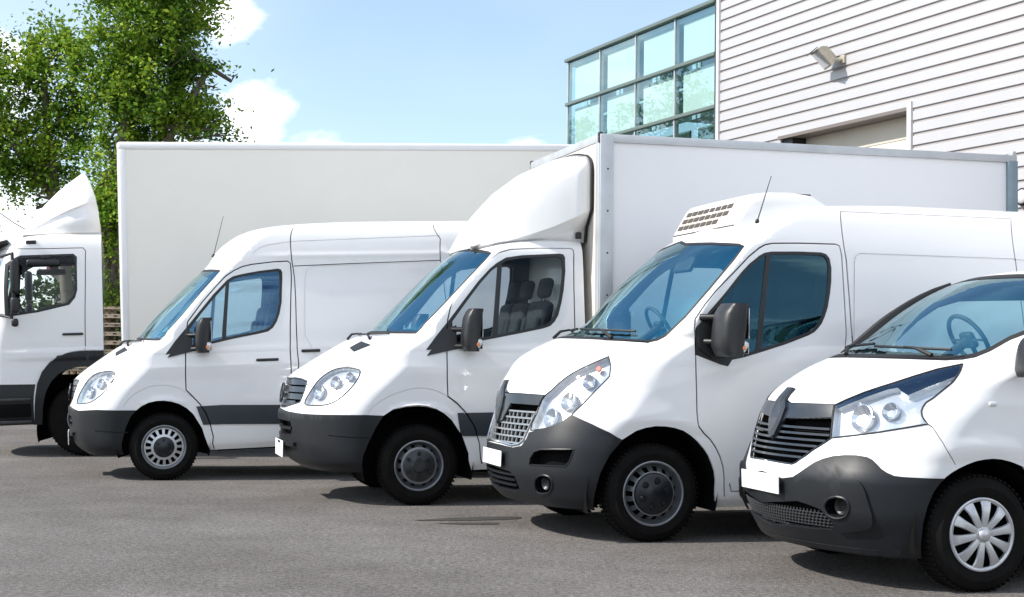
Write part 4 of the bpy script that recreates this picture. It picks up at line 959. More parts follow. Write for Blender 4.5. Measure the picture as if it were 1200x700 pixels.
# --- refrigerated high-roof van
def v_reefer():
    b = Body(T_REEFER, 4.7, fx_reefer); O = OUT['reefer']
    r = place('refrigerated_van', (.768, 11.585, 0), 16, 0, 'white refrigerated van with a cooling unit on its roof and tinted blue side window', 'van')
    spec = [
        (O['door_seam'] + O['door_front'][::-1], 'door', None, PAINT, 0, .02, 'pair'),
        ('hood', 'hood', None, PAINT, 0, .02, 'join'),
        ('bumper', 'bumper', None, BUM, .008, .04, 'join'),
        ('grille', 'grille', None, None, 0, 0, 'hole'),
        ('bar', 'grille_bar', None, M['bar'], .010, .03, 'join'),
        ('lower_grille', 'lower_grille', None, None, 0, 0, 'hole'),
        ('intake', 'intake', None, None, 0, 0, 'hole'),
        ('fog', 'fog', None, None, 0, 0, 'hole'),
        ('sill', 'sill', None, M['alu'], -.02, .03, 'pair'),
        (('windscreen', .020), 'windscreen_seal', None, RUB, .001, .01, 'join'),
        ('windscreen', 'windscreen', None, M['screen'], -.002, 0, 'join'),
        ('headlight', 'headlight', None, M['reflector'], -.05, -.046, 'pair', [('lens', M['lens'], 0)]),
        ('frame', 'window_frame', 'door', M['black'], .003, .02, 'pair'),
        ('window', 'window', 'door', M['window_tint'], -.006, 0, 'pair'),
        ('divider', 'window_divider', 'door', BLK, .003, .02, 'pair'),
        ('rear_arch', 'x', None, None, 0, 0, 'hole'), ('arch', 'x', None, None, 0, 0, 'hole')]
    made = panels(r, b, O, spec, [('hood', .008), ('door_seam', .011), ('door_front', .011), ('cargo_seam', .012), ('cargo_seam_rear', .011)],
                  ('windscreen', 'window', 'arch', 'rear_arch', 'frame'), ('grille', 'lower_grille', 'intake', 'fog'), (('press', .014, 'paint'),))
    GR = mat('satin_grille', (.30, .31, .32), .3, metal=.6)
    made['window'][1].data.materials[0] = M['window']
    g = O['grille']; vt, vb = .93, min(p[1] for p in g)
    rows = np.linspace(vb + .022, vt - .01, 6)
    for i, v in enumerate(rows):
        e = extent(b, g, v) - .012; m = MB()
        slat_on(m, b, [(w, v + .0) for w in np.linspace(-e, e, 15)], .013, .03, -.002); m.build('grille_slat', GR, r)
    for i in range(len(rows) - 1):
        v0, v1 = rows[i], rows[i + 1]; e = extent(b, g, (v0 + v1) / 2) - .03; n = 8; m = MB()
        for j in range(-n, n + 1):
            w = (j + (.5 if i % 2 else 0)) * .062
            if abs(w) > e or abs(w) < .05: continue
            p0, nn = at(b, w, v0, -.004); p1, _ = at(b, w, v1, -.004); m.bar(p0 - nn * .01, p1 - nn * .01, .013, .022, up=(0, 1, 0))
        tag(m.build('grille_rib', GR, r), kind='stuff')
    outline_tube(r, 'grille_frame', b, [p for p in g if p[1] < .95], .009, M['chrome'], .004, closed=False)
    # blank lozenge mount in the middle of the nose
    m = MB(); rg = []
    for off, sc in ((.0, 1.0), (.022, .92), (.028, .6)):
        rg.append([at(b, w * sc, .975 + (v - .975) * sc, off)[0] for w, v in ((0, 1.15), (.035, 1.15), (.05, 1.09), (.085, 1.03), (.075, .93), (.03, .83), (0, .80), (-.03, .83), (-.075, .93), (-.085, 1.03), (-.05, 1.09), (-.035, 1.15))])
    m.loft(rg, smooth=False); m.build('badge_mount', M['bar'], r)
    for v in (.365, .405, .445):
        m = MB(); slat_on(m, b, [(w, v) for w in np.linspace(-.38, .38, 13)], .014, .02, .004); m.build('lower_slat', BUM, r)
    for sd in (1, -1):
        hl = made['headlight'][0 if sd == 1 else 1]
        for (s, v), rr in zip(O['pt_lamp'], (.068, .066, .05)):
            p, n = ats(b, s, v, -.018, sd); n = (n + Vector((-.6, 0, .1))).normalized()
            disc_at('lamp_bowl', p, n, rr, M['chrome'], hl, [(0, .035), (rr * .35, .030), (rr * .75, .012), (rr, -.002), (rr * 1.08, .0), (rr * 1.08, .02)])
        p, n = ats(b, *O['pt_amber'][0], -.012, sd); disc_at('indicator_bulb', p, n, .022, M['orange'], hl)
        p, n = ats(b, *O['pt_fog'][0], -.02, sd); disc_at('fog_lamp', p, (n + Vector((-.4, 0, 0))).normalized(), .042, M['steel_dark'], r, [(0, .02), (.02, .018), (.036, .002), (.044, -.008), (.048, .0), (.048, .02)])
        d = made['door'][0 if sd == 1 else 1]; handle(d, b, 1.38, 1.25, .20, sd, BLK)
        mirror(d, b, sd, (.38, .98, 1.5), (.495, 1.20, 1.545), (.205, .29, .385), [((.36, 1.0, 1.64), (.47, 1.11, 1.64)), ((.38, 1.0, 1.46), (.47, 1.11, 1.46))], lens=(.555, 1.30, 1.43))
        m = MB(); m.loft([[Vector((u, -sd * (side_w(b, v) + o_), v)) for u, v in ((.335, 1.58), (.50, 1.735), (.50, 1.375), (.44, 1.335), (.335, 1.41))] for o_ in (-.004, .020)], smooth=False)
        m.build('mirror_base', BLK, d)
        wheel(r, 0, 1.0, .353, .22, 'capped', .225, sd); wheel_well(r, 0, .51, 1.02, sd)
        wheel(r, 3.68, 1.0, .353, .22, 'capped', .225, sd, tread=False); wheel_well(r, 3.68, .48, 1.02, sd)
        m = MB()
        q = [ats(b, s, v, .002, sd)[0] for s, v in O['intake'][8:] + O['intake'][:1]]
    outline_tube(r, 'headlight_seal', b, O['headlight'], .004, RUB, .001, drop_centre=False)
    outline_tube(r, 'intake_rim', b, O['intake'], .007, BUM, .006, drop_centre=False)
    outline_tube(r, 'fog_rim', b, O['fog'], .008, BUM, .008, drop_centre=False)
    plate(r, b, .555, .52, .118, .014)
    underbody(r, 4.7, 1.0, .30, ((0, .52), (3.68, .5)))
    cabin(r, b, 1.475, .52, 1.42, .66, [(1.02, .52, 1.06, .48, .66), (1.02, -.12, 1.06, .42, .66), (1.02, -.58, 1.06, .42, .66)], (.62, -.45, 1.585), (1.66, .5, 2.5), wmax=.93)
    m = MB(); m.box((.70, .10, 2.10), (.04, .34, .15), Matrix.Rotation(.5, 3, 'Y'), bev=.015); m.build('sun_visor', M['trim'], r)
    wiper(r, b, [(w, 1.50 + .055 * (1 - ((w - .35) / .4) ** 2) if 0 else 1.515 + .03 * (.75 - abs(w))) for w in np.linspace(.72, .0, 9)], (.62, 1.475)); wiper(r, b, [(w, 1.525 + .02 * (w + .7)) for w in np.linspace(-.08, -.72, 9)], (-.2, 1.475))
    antenna(r, at(b, .66, 2.385)[0], at(b, .66, 2.385)[0] + Vector((.12, 0, .37)))
    # cooling unit
    cu = empty('cooling_unit', (0, 0, 0)); cu.parent = r
    prof = [(.835, 2.30), (.828, 2.365), (.838, 2.395), (.945, 2.590), (.985, 2.622), (1.10, 2.640), (1.32, 2.648), (1.50, 2.63), (1.62, 2.56), (1.4, 2.45), (1.1, 2.33)]
    rings = []; WU = .64; Y0 = .07
    for w, k in ((-1, .70), (-.99, .86), (-.965, .96), (-.92, 1.0), (-.5, 1.01), (0, 1.015), (.5, 1.01), (.92, 1.0), (.965, .96), (.99, .86), (1, .70)):
        rings.append([Vector((1.3 + (u - 1.3) * (.95 + .05 * k), Y0 + w * WU, 2.34 + (z - 2.34) * k)) for u, z in prof])
    m = MB(); m.loft(rings); m.build('unit_housing', M['paint2'], cu, sharp=35)
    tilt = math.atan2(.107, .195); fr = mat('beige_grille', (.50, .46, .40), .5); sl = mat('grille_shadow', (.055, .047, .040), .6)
    m = MB(); m.box((.893, Y0 + .10, 2.490), (.008, .98, .190), Matrix.Rotation(tilt, 3, 'Y'), bev=.003); m.build('unit_grille', fr, cu)
    for i in range(3):
        t = .20 + i * .30
        for j in range(8):
            if i == 0 and j == 7: continue
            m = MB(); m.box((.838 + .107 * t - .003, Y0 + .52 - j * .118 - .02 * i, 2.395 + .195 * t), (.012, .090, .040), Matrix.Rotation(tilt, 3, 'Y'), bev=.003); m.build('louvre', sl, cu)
    m = MB(); m.box((.832, Y0, 2.375), (.014, WU * 1.9, .010)); m.build('unit_seam', sl, cu)
    m = MB(); m.box((1.52, -.30, 2.655), (.14, .10, .02), bev=.006); m.build('unit_latch', M['steel_dark'], cu)

# --- compact van at the right edge
def v_compact():
    b = Body(T_COMPACT, 4.3, fx_compact); O = OUT['compact']
    r = place('compact_van', (2.491, 9.455, 0), 16, 0, 'low white van nearest the camera, black bumper and ten-spoke wheel cover', 'van')
    spec = [
        (O['door_seam'], 'door', None, PAINT, 0, .02, 'pair'),
        ('hood', 'hood', None, PAINT, 0, .02, 'join'),
        ('bumper', 'bumper', None, M['bumper'], .008, .04, 'join'),
        ('grille', 'grille', None, None, 0, 0, 'hole'),
        ('bar', 'grille_bar', None, M['bar'], .006, .02, 'join'),
        ('lower_grille', 'lower_grille', None, None, 0, 0, 'hole'),
        ('fog_pod', 'fog_surround', None, M['bumper'], .024, .03, 'pair'),
        ('fog', 'fog', None, None, 0, 0, 'hole'),
        ('sill', 'sill', None, M['bumper'], .004, .03, 'pair'),
        (('windscreen', .028), 'windscreen_seal', None, RUB, .001, .01, 'join'),
        ('windscreen', 'windscreen', None, M['screen'], -.002, 0, 'join'),
        ('headlight', 'headlight', None, M['reflector'], -.05, -.046, 'pair', [('lens', M['lens'], 0)]),
        ('upper_lamp', 'lamp_upper', 'headlight', M['gloss_black'], -.02, 0, 'pair', [('blue_lens', M['blue_lens'], .0005)]),
        ('frame', 'window_frame', 'door', M['black'], .003, .02, 'pair'),
        ('window', 'window', 'door', M['window'], -.006, 0, 'pair'),
        ('rear_arch', 'x', None, None, 0, 0, 'hole'), ('arch', 'x', None, None, 0, 0, 'hole')]
    made = panels(r, b, O, spec, [('hood', .007), ('door_seam', .008), ('fender_seam', .006), ('side_seam', .008)], ('windscreen', 'window', 'arch', 'rear_arch', 'frame'), ('grille', 'lower_grille', 'fog'))
    g = O['grille']; vt, vb = max(p[1] for p in g), min(p[1] for p in g)
    for i, v in enumerate(np.linspace(.748, .925, 6)):
        e = extent(b, g, v) - .012; m = MB(); slat_on(m, b, [(w, v - .03 * max(0, 1 - abs(w) / .2) * 0) for w in np.linspace(-e, e, 17)], .014, .05, .002); m.build('grille_slat', M['bar'], r)
    outline_tube(r, 'grille_frame', b, [p for p in g if p[1] < .955], .006, M['bar'], .0, closed=False)
    m = MB(); rg = []
    for off, sc in ((-.01, 1.0), (.022, .93), (.030, .6)):
        rg.append([at(b, w * sc, .99 + (v - .99) * sc, off)[0] for w, v in ((0, 1.16), (.04, 1.16), (.055, 1.09), (.10, 1.04), (.085, .95), (.045, .86), (0, .83), (-.045, .86), (-.085, .95), (-.10, 1.04), (-.055, 1.09), (-.04, 1.16))])
    m.loft(rg, smooth=False); m.build('badge_mount', M['bar'], r)
    # black trim up the far windscreen pillar
    m = MB(); q = []
    for t in np.linspace(0, 1, 12):
        v = 1.385 + .49 * t; ws_ = float(b.par(v)[2]); q.append(at(b, -(ws_ + .020 - .012 * t), v, .004)[0])
    m.tube(q, [(.010, .020, .027, .030, .030, .029, .027, .025, .023, .021, .019, .016)[i] for i in range(12)], 8); m.build('pillar_trim', RUB, r)
    # honeycomb of the lower grille: short staggered bars
    lg = O['lower_grille']; m = MB(); y0, y1 = .29, .43
    for i in range(7):
        v = y0 + .012 + i * .020; e = extent(b, lg, v)
        if e > .05: slat_on(m, b, [(w, v) for w in np.linspace(-e, e, 17)], .004, .012, -.012)
        for j in range(-24, 25):
            w = (j + (.5 if i % 2 else 0)) * .028
            if abs(w) < e - .01:
                p, n = at(b, w, v, -.014); q, _ = at(b, w, v + .020, -.014); m.bar(p, q, .005, .01, up=(0, 1, 0))
    tag(m.build('grille_mesh', M['mesh'], r), kind='stuff')
    for sd in (1, -1):
        hl = made['headlight'][0 if sd == 1 else 1]
        for (s, v), rr in zip(O['pt_lamp'], (.075, .05)):
            p, n = ats(b, s, v, -.02, sd); n = (n + Vector((-.8, 0, 0))).normalized()
            disc_at('lamp_bowl', p, n, rr, M['chrome'], hl, [(0, .045), (rr * .35, .038), (rr * .75, .015), (rr, -.002), (rr * 1.1, .0), (rr * 1.1, .02)])
        p, n = ats(b, *O['pt_fog'][0], -.015, sd); disc_at('fog_lamp', p, (n + Vector((-.6, 0, 0))).normalized(), .045, BLK, r, [(0, .02), (.03, .018), (.042, .002), (.05, .0)])
        p, n = ats(b, *O['pt_side'][0], .006, sd); m = MB(); m.box((0, 0, 0), (.05, .012, .022), bev=.005); o = m.build('side_indicator', M['lampwhite'], r); o.location = p
        d = made['door'][0 if sd == 1 else 1]; handle(d, b, 1.5, 1.08, .19, sd, BLK)
        if sd == 1: mirror(d, b, sd, (.42, .93, 1.35), (.235, 1.10, 1.37), (.12, .22, .23), [((.38, .94, 1.33), (.28, 1.02, 1.33))], kind='short')
        wheel(r, 0, .95, .338, .215, 'spoked', .205, sd); wheel_well(r, 0, .44, .97, sd)
        wheel(r, 3.1, .95, .338, .215, 'spoked', .205, sd, tread=False); wheel_well(r, 3.1, .44, .97, sd)
    outline_tube(r, 'headlight_seal', b, O['headlight'], .005, RUB, .002, drop_centre=False)
    outline_tube(r, 'fog_rim', b, O['fog'], .008, M['bumper'], .026, drop_centre=False)
    m = MB(); slat_on(m, b, [(w, .225) for w in np.linspace(-.84, .84, 21)], .035, .05, .012); m.build('front_splitter', M['bumper'], r)
    m = MB(); slat_on(m, b, [(w, .202) for w in np.linspace(-.64, .64, 17)], .05, .04, -.07); m.build('air_dam', BLK, r)
    plate(r, b, .575, .52, .115, .014)
    underbody(r, 4.3, .93, .24, ((0, .45), (3.1, .44)), h=.12)
    cabin(r, b, 1.365, .62, 1.28, .45, [(1.12, .42, .80, .48, .62), (1.12, -.42, .80, .48, .62)], (.79, -.38, 1.49), wmax=.87)
    bulkhead(r, b, 1.85, .35, 1.9)
    wiper(r, b, [(w, 1.395 + .03 * (.7 - w)) for w in np.linspace(.66, .02, 9)], (.60, 1.37)); wiper(r, b, [(w, 1.405 + .04 * (w + .7)) for w in np.linspace(-.05, -.60, 9)], (-.1, 1.37))

# --- lorry at the left edge
def v_lorry():
    b = Body(T_LORRY, .33, fx_lorry); O = OUT['lorry']
    r = place('box_lorry', (-5.657, 19.307, 0), 15, 2.6, 'large white box lorry with black wheel-arch guard and steps, leftmost in the row', 'lorry')
    ws = side_w(b, 1.0)
    spec = [(O['door_seam'] + [(1.30, 1.0), (.30, .95), (.16, 1.3), (.14, 1.7), (.20, 2.45)], 'door', None, PAINT, 0, .02, 'pair'),
            ('steps', 'step_panel', None, BLK, .0, .12, 'join'), ('guard', 'wheel_arch_guard', None, M['bumper'], .03, .06, 'pair'),
            ('windscreen', 'windscreen', None, M['screen'], -.002, 0, 'join'),
            ('frame', 'window_frame', 'door', M['black'], .003, .02, 'pair'), ('window', 'window', 'door', M['window_clear'], -.006, 0, 'pair'), ('arch', 'x', None, None, 0, 0, 'hole')]
    made = panels(r, b, O, spec, [('door_seam', .010)], ('windscreen', 'window', 'arch', 'frame'), ())
    for sd in (1, -1):
        d = made['door'][0 if sd == 1 else 1]; handle(d, b, -.035, 1.525, .25, sd, BLK)
        sp = made['step_panel'][0]
        for v, dd in ((.735, .05), (.46, .06)):
            m = MB(); m.box((-.80, -sd * (1.15 - .0), v), (.52, dd, .035), bev=.006); m.build('step', M['steel_dark'], sp)
        m = MB(); m.box((-.80, -sd * 1.158, .60), (.50, .012, .16), bev=.004); m.build('step_recess', M['liner'], sp)
        # mirror cluster
        mi = empty('mirror', (0, 0, 0)); mi.parent = d
        m = MB(); m.tube([(-.86, -sd * 1.14, 2.50), (-.72, -sd * 1.36, 2.53), (-.70, -sd * 1.38, 2.1), (-.74, -sd * 1.36, 1.74), (-.88, -sd * 1.16, 1.78)], .022, 8); m.build('mirror_arm', BLK, mi)
        m = MB(); m.box((-.69, -sd * 1.40, 2.24), (.10, .21, .42), bev=.04); m.box((-.69, -sd * 1.40, 1.89), (.10, .20, .20), bev=.035); m.box((-.70, -sd * 1.38, 1.68), (.08, .12, .10), bev=.03); m.build('mirror_housing', BLK, mi)
        m = MB(); m.box((-.37, -sd * 1.155, 2.42), (.40, .07, .085), bev=.03); m.box((-.33, -sd * 1.14, 2.49), (.12, .05, .06), bev=.015); m.build('ramp_mirror', BLK, d)
        m = MB(); m.box((-.51, -sd * (side_w(b, 2.68) + .004), 2.68), (.12, .03, .045), bev=.008); m.build('marker_lamp', BLK, r)
        wheel(r, .11, 1.08, .468, .30, 'dual', .225, sd); wheel_well(r, .11, .60, 1.15, sd)
        w2 = wheel(r, 4.6, 1.14, .468, .5, 'dual', .29, sd, tread=False); w2.location.z = .468 - .20
        w = .62
    m = MB(); m.box((-.95, 0, 2.66), (.34, 2.0, .05), Matrix.Rotation(-.25, 3, 'Y'), bev=.02); m.build('sun_visor', BLK, r)
    m = MB()
    for s in (-1, 1): m.box((3.2, s * .42, .85), (7.4, .1, .28))
    m.box((2.2, -.85, .75), (1.1, .5, .5), bev=.05); m.box((2.2, .85, .75), (1.1, .5, .5), bev=.05); m.box((-.3, 0, .75), (1.7, 1.2, .5)); m.build('chassis_frame', M['liner'], r)
    cabin(r, b, 1.62, -.55, 1.62, 1.15, [(-.30, .55, 1.48, .5, .62), (-.30, -.55, 1.48, .5, .62)], (-.62, .55, 1.78), None, wmax=1.02)
    m = MB()
    for s in (-1, 1): m.box((.30, s * .75, 1.9), (.03, .6, 1.5))
    m.box((.30, 0, 1.45), (.03, 2.1, .6)); m.build('cab_back', M['paint'], r)
    # roof deflector
    st = []
    T_ = [((-.66, 2.805), (-.60, 2.795)), ((-.52, 2.99), (-.42, 2.80)), ((-.36, 3.20), (-.22, 2.80)), ((-.20, 3.37), (-.03, 2.80)), ((-.04, 3.51), (.14, 2.80)), ((.125, 3.645), (.325, 2.80))]
    for i, ((ut, zt), (ub, zb)) in enumerate(T_):
        t = i / 5; W0 = .62 + .10 * t; W1 = .72 + .30 * min(1, t * 1.6); ring = []
        for a in np.linspace(0, 1, 7): ring.append((ut, W0 * a, zt - .05 * t * a ** 2))
        h = zt - zb; up = lambda q: ub + (ut - ub) * q
        bow = .05 * t
        for q, ww in ((.88, .25), (.76, .55), (.62, .78), (.50, .93), (.46, .84), (.30, .92), (.0, 1.0)):
            ring.append((up(q) + bow * math.sin(math.pi * q), W0 + (W1 - W0) * ww, zb + h * q * .985))
        st.append([Vector((u, -w, z)) for u, w, z in ring][::-1] + [Vector((u, w, z)) for u, w, z in ring[1:]])
    m = MB(); n = len(st[0]); m.add([p for q in st for p in q], [(i * n + k, i * n + k + 1, (i + 1) * n + k + 1, (i + 1) * n + k) for i in range(5) for k in range(n - 1)], True)
    o = m.build('roof_deflector', PAINT, r, sharp=30); so = o.modifiers.new('s', 'SOLIDIFY'); so.thickness = .02; so.offset = -1
    # cargo box
    x0, x1, W, z0, z1 = .55, 7.7, 1.25, 1.08, 3.92
    bx = empty('cargo_box', (0, 0, 0)); bx.parent = r
    m = MB(); m.box(((x0 + x1) / 2, 0, (z0 + z1) / 2), (x1 - x0 - .05, 2 * W - .03, z1 - z0 - .05)); m.build('box_side', M['boxwall2'], bx)
    for sd in (1, -1):
        m = MB(); m.box(((x0 + x1) / 2, -sd * (W - .03), z1 - .05), (x1 - x0, .075, .10), bev=.03); m.build('top_rail', PAINT, bx)
        m = MB(); m.box((x0 + .05, -sd * (W - .035), (z0 + z1) / 2 - .04), (.10, .085, z1 - z0 - .10), bev=.03); m.build('corner_post', PAINT, bx)
        m = MB(); m.box(((x0 + x1) / 2, -sd * (W - .01), z0 + .04), (x1 - x0 - .2, .03, .10)); m.build('bottom_rail', M['alu'], bx)
    m = MB(); m.box((x0 + .03, 0, z1 - .05), (.075, 2 * W - .12, .10), bev=.03); m.build('front_rail', PAINT, bx)
    m = MB(); m.box((x0 + .004, 0, (z0 + z1) / 2), (.02, 2 * W - .2, z1 - z0 - .1)); m.build('box_front', M['boxfront'], bx)
# ---------------------------------------------------------------- ground
def asphalt():
    m = bpy.data.materials.new('asphalt'); m.use_nodes = True; nt = m.node_tree.nodes; lk = m.node_tree.links; p = nt['Principled BSDF']
    tc = nt.new('ShaderNodeTexCoord')
    def noise(s, d=4, r=.5):
        t = nt.new('ShaderNodeTexNoise'); t.inputs['Scale'].default_value = s; t.inputs['Detail'].default_value = d; t.inputs['Roughness'].default_value = r; lk.new(tc.outputs['Object'], t.inputs[0]); return t.outputs[0]
    def ramp(x, a, b, c0, c1):
        r = nt.new('ShaderNodeValToRGB'); r.color_ramp.elements[0].position = a; r.color_ramp.elements[1].position = b; r.color_ramp.elements[0].color = (*c0, 1); r.color_ramp.elements[1].color = (*c1, 1); lk.new(x, r.inputs[0]); return r.outputs[0]
    def mul(a, b, f=1, t='MULTIPLY'):
        x = nt.new('ShaderNodeMixRGB'); x.blend_type = t; x.inputs[0].default_value = f; lk.new(a, x.inputs[1]); lk.new(b, x.inputs[2]); return x.outputs[0]
    big = ramp(noise(.35, 5, .55), .32, .70, (.128, .119, .110), (.212, .201, .191))
    mid = ramp(noise(2.2, 6, .6), .3, .75, (.84, .83, .82), (1.13, 1.12, 1.12))
    fine = ramp(noise(27, 5, .82), .40, .60, (.62, .61, .60), (1.38, 1.38, 1.38))
    g2 = ramp(noise(85, 3, .8), .42, .58, (.66, .66, .66), (1.34, 1.34, 1.34))
    c = mul(mul(mul(big, mid), fine), g2)
    v = nt.new('ShaderNodeTexVoronoi'); v.inputs['Scale'].default_value = 26; lk.new(tc.outputs['Object'], v.inputs[0])
    s = ramp(v.outputs['Distance'], .045, .075, (1, 1, 1), (0, 0, 0)); s2 = ramp(noise(3.7, 2), .56, .62, (0, 0, 0), (1, 1, 1)); sm = mul(s, s2)
    x = nt.new('ShaderNodeMixRGB'); lk.new(sm, x.inputs[0]); lk.new(c, x.inputs[1]); x.inputs[2].default_value = (.34, .30, .26, 1)
    lk.new(x.outputs[0], p.inputs['Base Color']); p.inputs['Roughness'].default_value = .88; p.inputs['Specular IOR Level'].default_value = .3
    b = nt.new('ShaderNodeBump'); b.inputs['Strength'].default_value = 1.0; b.inputs['Distance'].default_value = .012
    a = nt.new('ShaderNodeMath'); a.operation = 'ADD'; lk.new(noise(45, 4, .8), a.inputs[0]); lk.new(noise(140, 2), a.inputs[1]); lk.new(a.outputs[0], b.inputs['Height']); lk.new(b.outputs[0], p.inputs['Normal'])
    return m
raw('ground', [(-900, -300, 0), (900, -300, 0), (900, 1500, 0), (-900, 1500, 0)], [(0, 1, 2, 3)], asphalt(), kind='structure')
# dark flat sheets painting cast-shadow streaks in front of the refrigerated van
def streak(pts, name='shadow_streak'):
    vs = [(x, y, .004) for x, y in pts]; return raw(name, vs, [tuple(range(len(vs)))], mat('streak_shadow', (.040, .036, .032), .75, noise=.3, nscale=5), kind='structure')
def gpt(x, y):
    a = PITCH; d = Vector(((x - 600) / 1710, 1, -(y - 350) / 1710)); c_, s_ = math.cos(ROLL), math.sin(ROLL)
    d = Vector((d.x * c_ - d.z * s_, 1, d.x * s_ + d.z * c_)); d = Vector((d.x, math.cos(a) - d.z * math.sin(a), math.sin(a) + d.z * math.cos(a))); t = -EYE / d.z; return (d.x * t, d.y * t)
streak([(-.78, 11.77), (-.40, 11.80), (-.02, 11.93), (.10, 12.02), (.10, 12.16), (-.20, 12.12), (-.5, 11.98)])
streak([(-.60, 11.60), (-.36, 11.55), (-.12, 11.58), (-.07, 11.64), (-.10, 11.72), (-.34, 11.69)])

# ---------------------------------------------------------------- warehouse with ribbed cladding and a glazed corner
WD = Vector((-.402, .916, 0)).normalized(); WN = Vector((-.916, -.402, 0)).normalized(); W0 = Vector((7.02, 20, 0))
def wp(t, z, o=0): return W0 + WD * t + WN * o + Vector((0, 0, z))
WROT = Matrix((WD, -WN, Vector((0, 0, 1)))).transposed()
def wbox(mb, t0, t1, z0, z1, o0, o1, bev=0): mb.box(wp((t0 + t1) / 2, (z0 + z1) / 2, (o0 + o1) / 2), (t1 - t0, abs(o1 - o0), z1 - z0), WROT, bev)
clad = mat('ribbed_cladding', (.46, .46, .475), .42, metal=.1, noise=.02, nscale=2)
clad_back = mat('cladding_groove', (.34, .32, .315), .6)
trimw = mat('white_trim', (.66, .66, .66), .4); trimd = mat('dark_frame', (.045, .055, .050), .4)
edge_m = mat('green_grey_profile', (.13, .17, .155), .38, metal=.2)
bd = empty('warehouse', wp(2, 0), 0, 'warehouse wall of light grey horizontal ribbed cladding with a loading door, behind the vehicles', 'building')
bd.location = (0, 0, 0)
DT0, DT1, DZ = 2.42, 5.85, 5.16
ZT = 10.2; P_ = .191
n = int(ZT / P_)
for i in range(n):
    z = DZ + .02 + (i - int(DZ / P_)) * P_
    if z < 0: continue
    for t0, t1 in ([(-14, DT0 - .10), (DT1, 7.86)] if z + P_ < DZ + .06 else [(-14, 7.86)]):
        q = [(0, -.002), (0, .014), (.006, .020), (P_ - .052, .020), (P_ - .046, .014), (P_ - .046, -.002)]
        vs = [wp(t, z + a, o) for t in (t0, t1) for a, o in q]; k = len(q)
        raw('slat', vs, [(j, j + 1, k + j + 1, k + j) for j in range(k - 1)] + [tuple(range(k)), tuple(range(k, 2 * k))[::-1]], clad, bd)
m = MB(); wbox(m, -14, DT0 - .02, 0, ZT, -.30, -.004); wbox(m, DT1, 7.86, 0, ZT, -.30, -.004); wbox(m, DT0 - .02, DT1, DZ, ZT, -.30, -.004); m.build('wall', clad_back, bd)
m = MB(); wbox(m, DT0 - .09, DT0 + .0, 0, DZ + .13, -.36, .055); m.build('door_trim', trimw, bd)
m = MB(); wbox(m, DT0 + .002, DT1 + .05, DZ - .005, DZ + .05, -.36, .050); m.build('door_lintel', mat('lintel', (.16, .14, .13), .5), bd)
door = empty('loading_door', (0, 0, 0)); door.parent = bd
cream = mat('cream_door', (.60, .56, .49), .5, noise=.03, nscale=2)
for i in range(9):
    m = MB(); wbox(m, DT0 + .004, DT1 - .3, i * .6, i * .6 + .592, -.34, -.30, .004); m.build('door_panel', cream, door)
m = MB(); wbox(m, DT1 - .3, DT1, 0, DZ, -.40, -.02); m.build('door_reveal', M['black'], door)
m = MB(); m.box(wp(-14, ZT / 2, -9), (.3, 18, ZT), WROT); m.box(wp(-3, ZT - .1, -9), (21.8, 18, .2), WROT); m.box(wp(7.8, ZT / 2, -9), (.2, 17.8, ZT - .3), WROT); m.build('side_wall', clad, bd)
m = MB(); wbox(m, 7.86, 7.94, 0, ZT, -.1, .06); m.build('corner_trim', trimw, bd)
m = MB(); wbox(m, 7.94, 8.02, 0, ZT, -.1, .045); m.build('corner_joint', trimd, bd)
# glazed block
gb = empty('glass_block', (0, 0, 0), 0, 'two-storey green-blue glass facade at the end of the clad warehouse, reflecting trees', 'building')
T_ = [8.02, 9.57, 11.2, 12.83, 14.42]; ZL = [0.2, 1.1, 2.1, 3.08, 4.07, 5.07, 6.07, 7.07, 8.06]
for i in range(4):
    for j in range(len(ZL) - 1):
        raw('pane', [wp(T_[i], ZL[j]), wp(T_[i + 1], ZL[j]), wp(T_[i + 1], ZL[j + 1]), wp(T_[i], ZL[j + 1])], [(0, 1, 2, 3)], M['facade'], gb)
m = MB()
blind = mat('pale_blind', (.60, .68, .66), .7)
for i in range(4):
    for j in range(6, 8) if True else ():
        m = MB(); wbox(m, T_[i] + .16, T_[i + 1] - .16, ZL[j] + .03, ZL[j + 1] - .12, -.13, -.10); m.build('blind', blind, gb)
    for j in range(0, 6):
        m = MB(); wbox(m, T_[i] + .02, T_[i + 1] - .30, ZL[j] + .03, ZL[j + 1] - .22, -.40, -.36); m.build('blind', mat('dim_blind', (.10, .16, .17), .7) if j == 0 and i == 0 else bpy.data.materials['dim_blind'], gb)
for t in T_[1:]:
    m = MB(); wbox(m, t - .022, t + .022, 0, 8.06, -.08, .02); m.build('mullion', M['alu'], gb)
for z, o in ((6.07, .05), (7.07, .06), (8.08, .08)):
    m = MB(); wbox(m, 8.02, 14.42 + o, z - .04, z + .035, -.05, o, .01); m.build('transom', edge_m, gb)
for z in ZL[1:6]:
    m = MB(); wbox(m, 8.02, 14.42, z - .04, z + .04, -.05, .05); m.build('transom', edge_m, gb)
raw('end_glass', [wp(14.42, 0), wp(14.42, 0, -8), wp(14.42, 8.05, -8), wp(14.42, 8.05)], [(0, 1, 2, 3)], M['facade'], gb)
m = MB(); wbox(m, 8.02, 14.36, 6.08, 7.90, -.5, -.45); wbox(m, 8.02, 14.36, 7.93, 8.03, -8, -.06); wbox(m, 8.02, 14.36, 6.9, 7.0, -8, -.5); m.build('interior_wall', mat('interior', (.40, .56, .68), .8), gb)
m = MB(); wbox(m, 8.0, 14.5, 8.05, 8.10, -8, .06); m.build('roof', edge_m, gb)

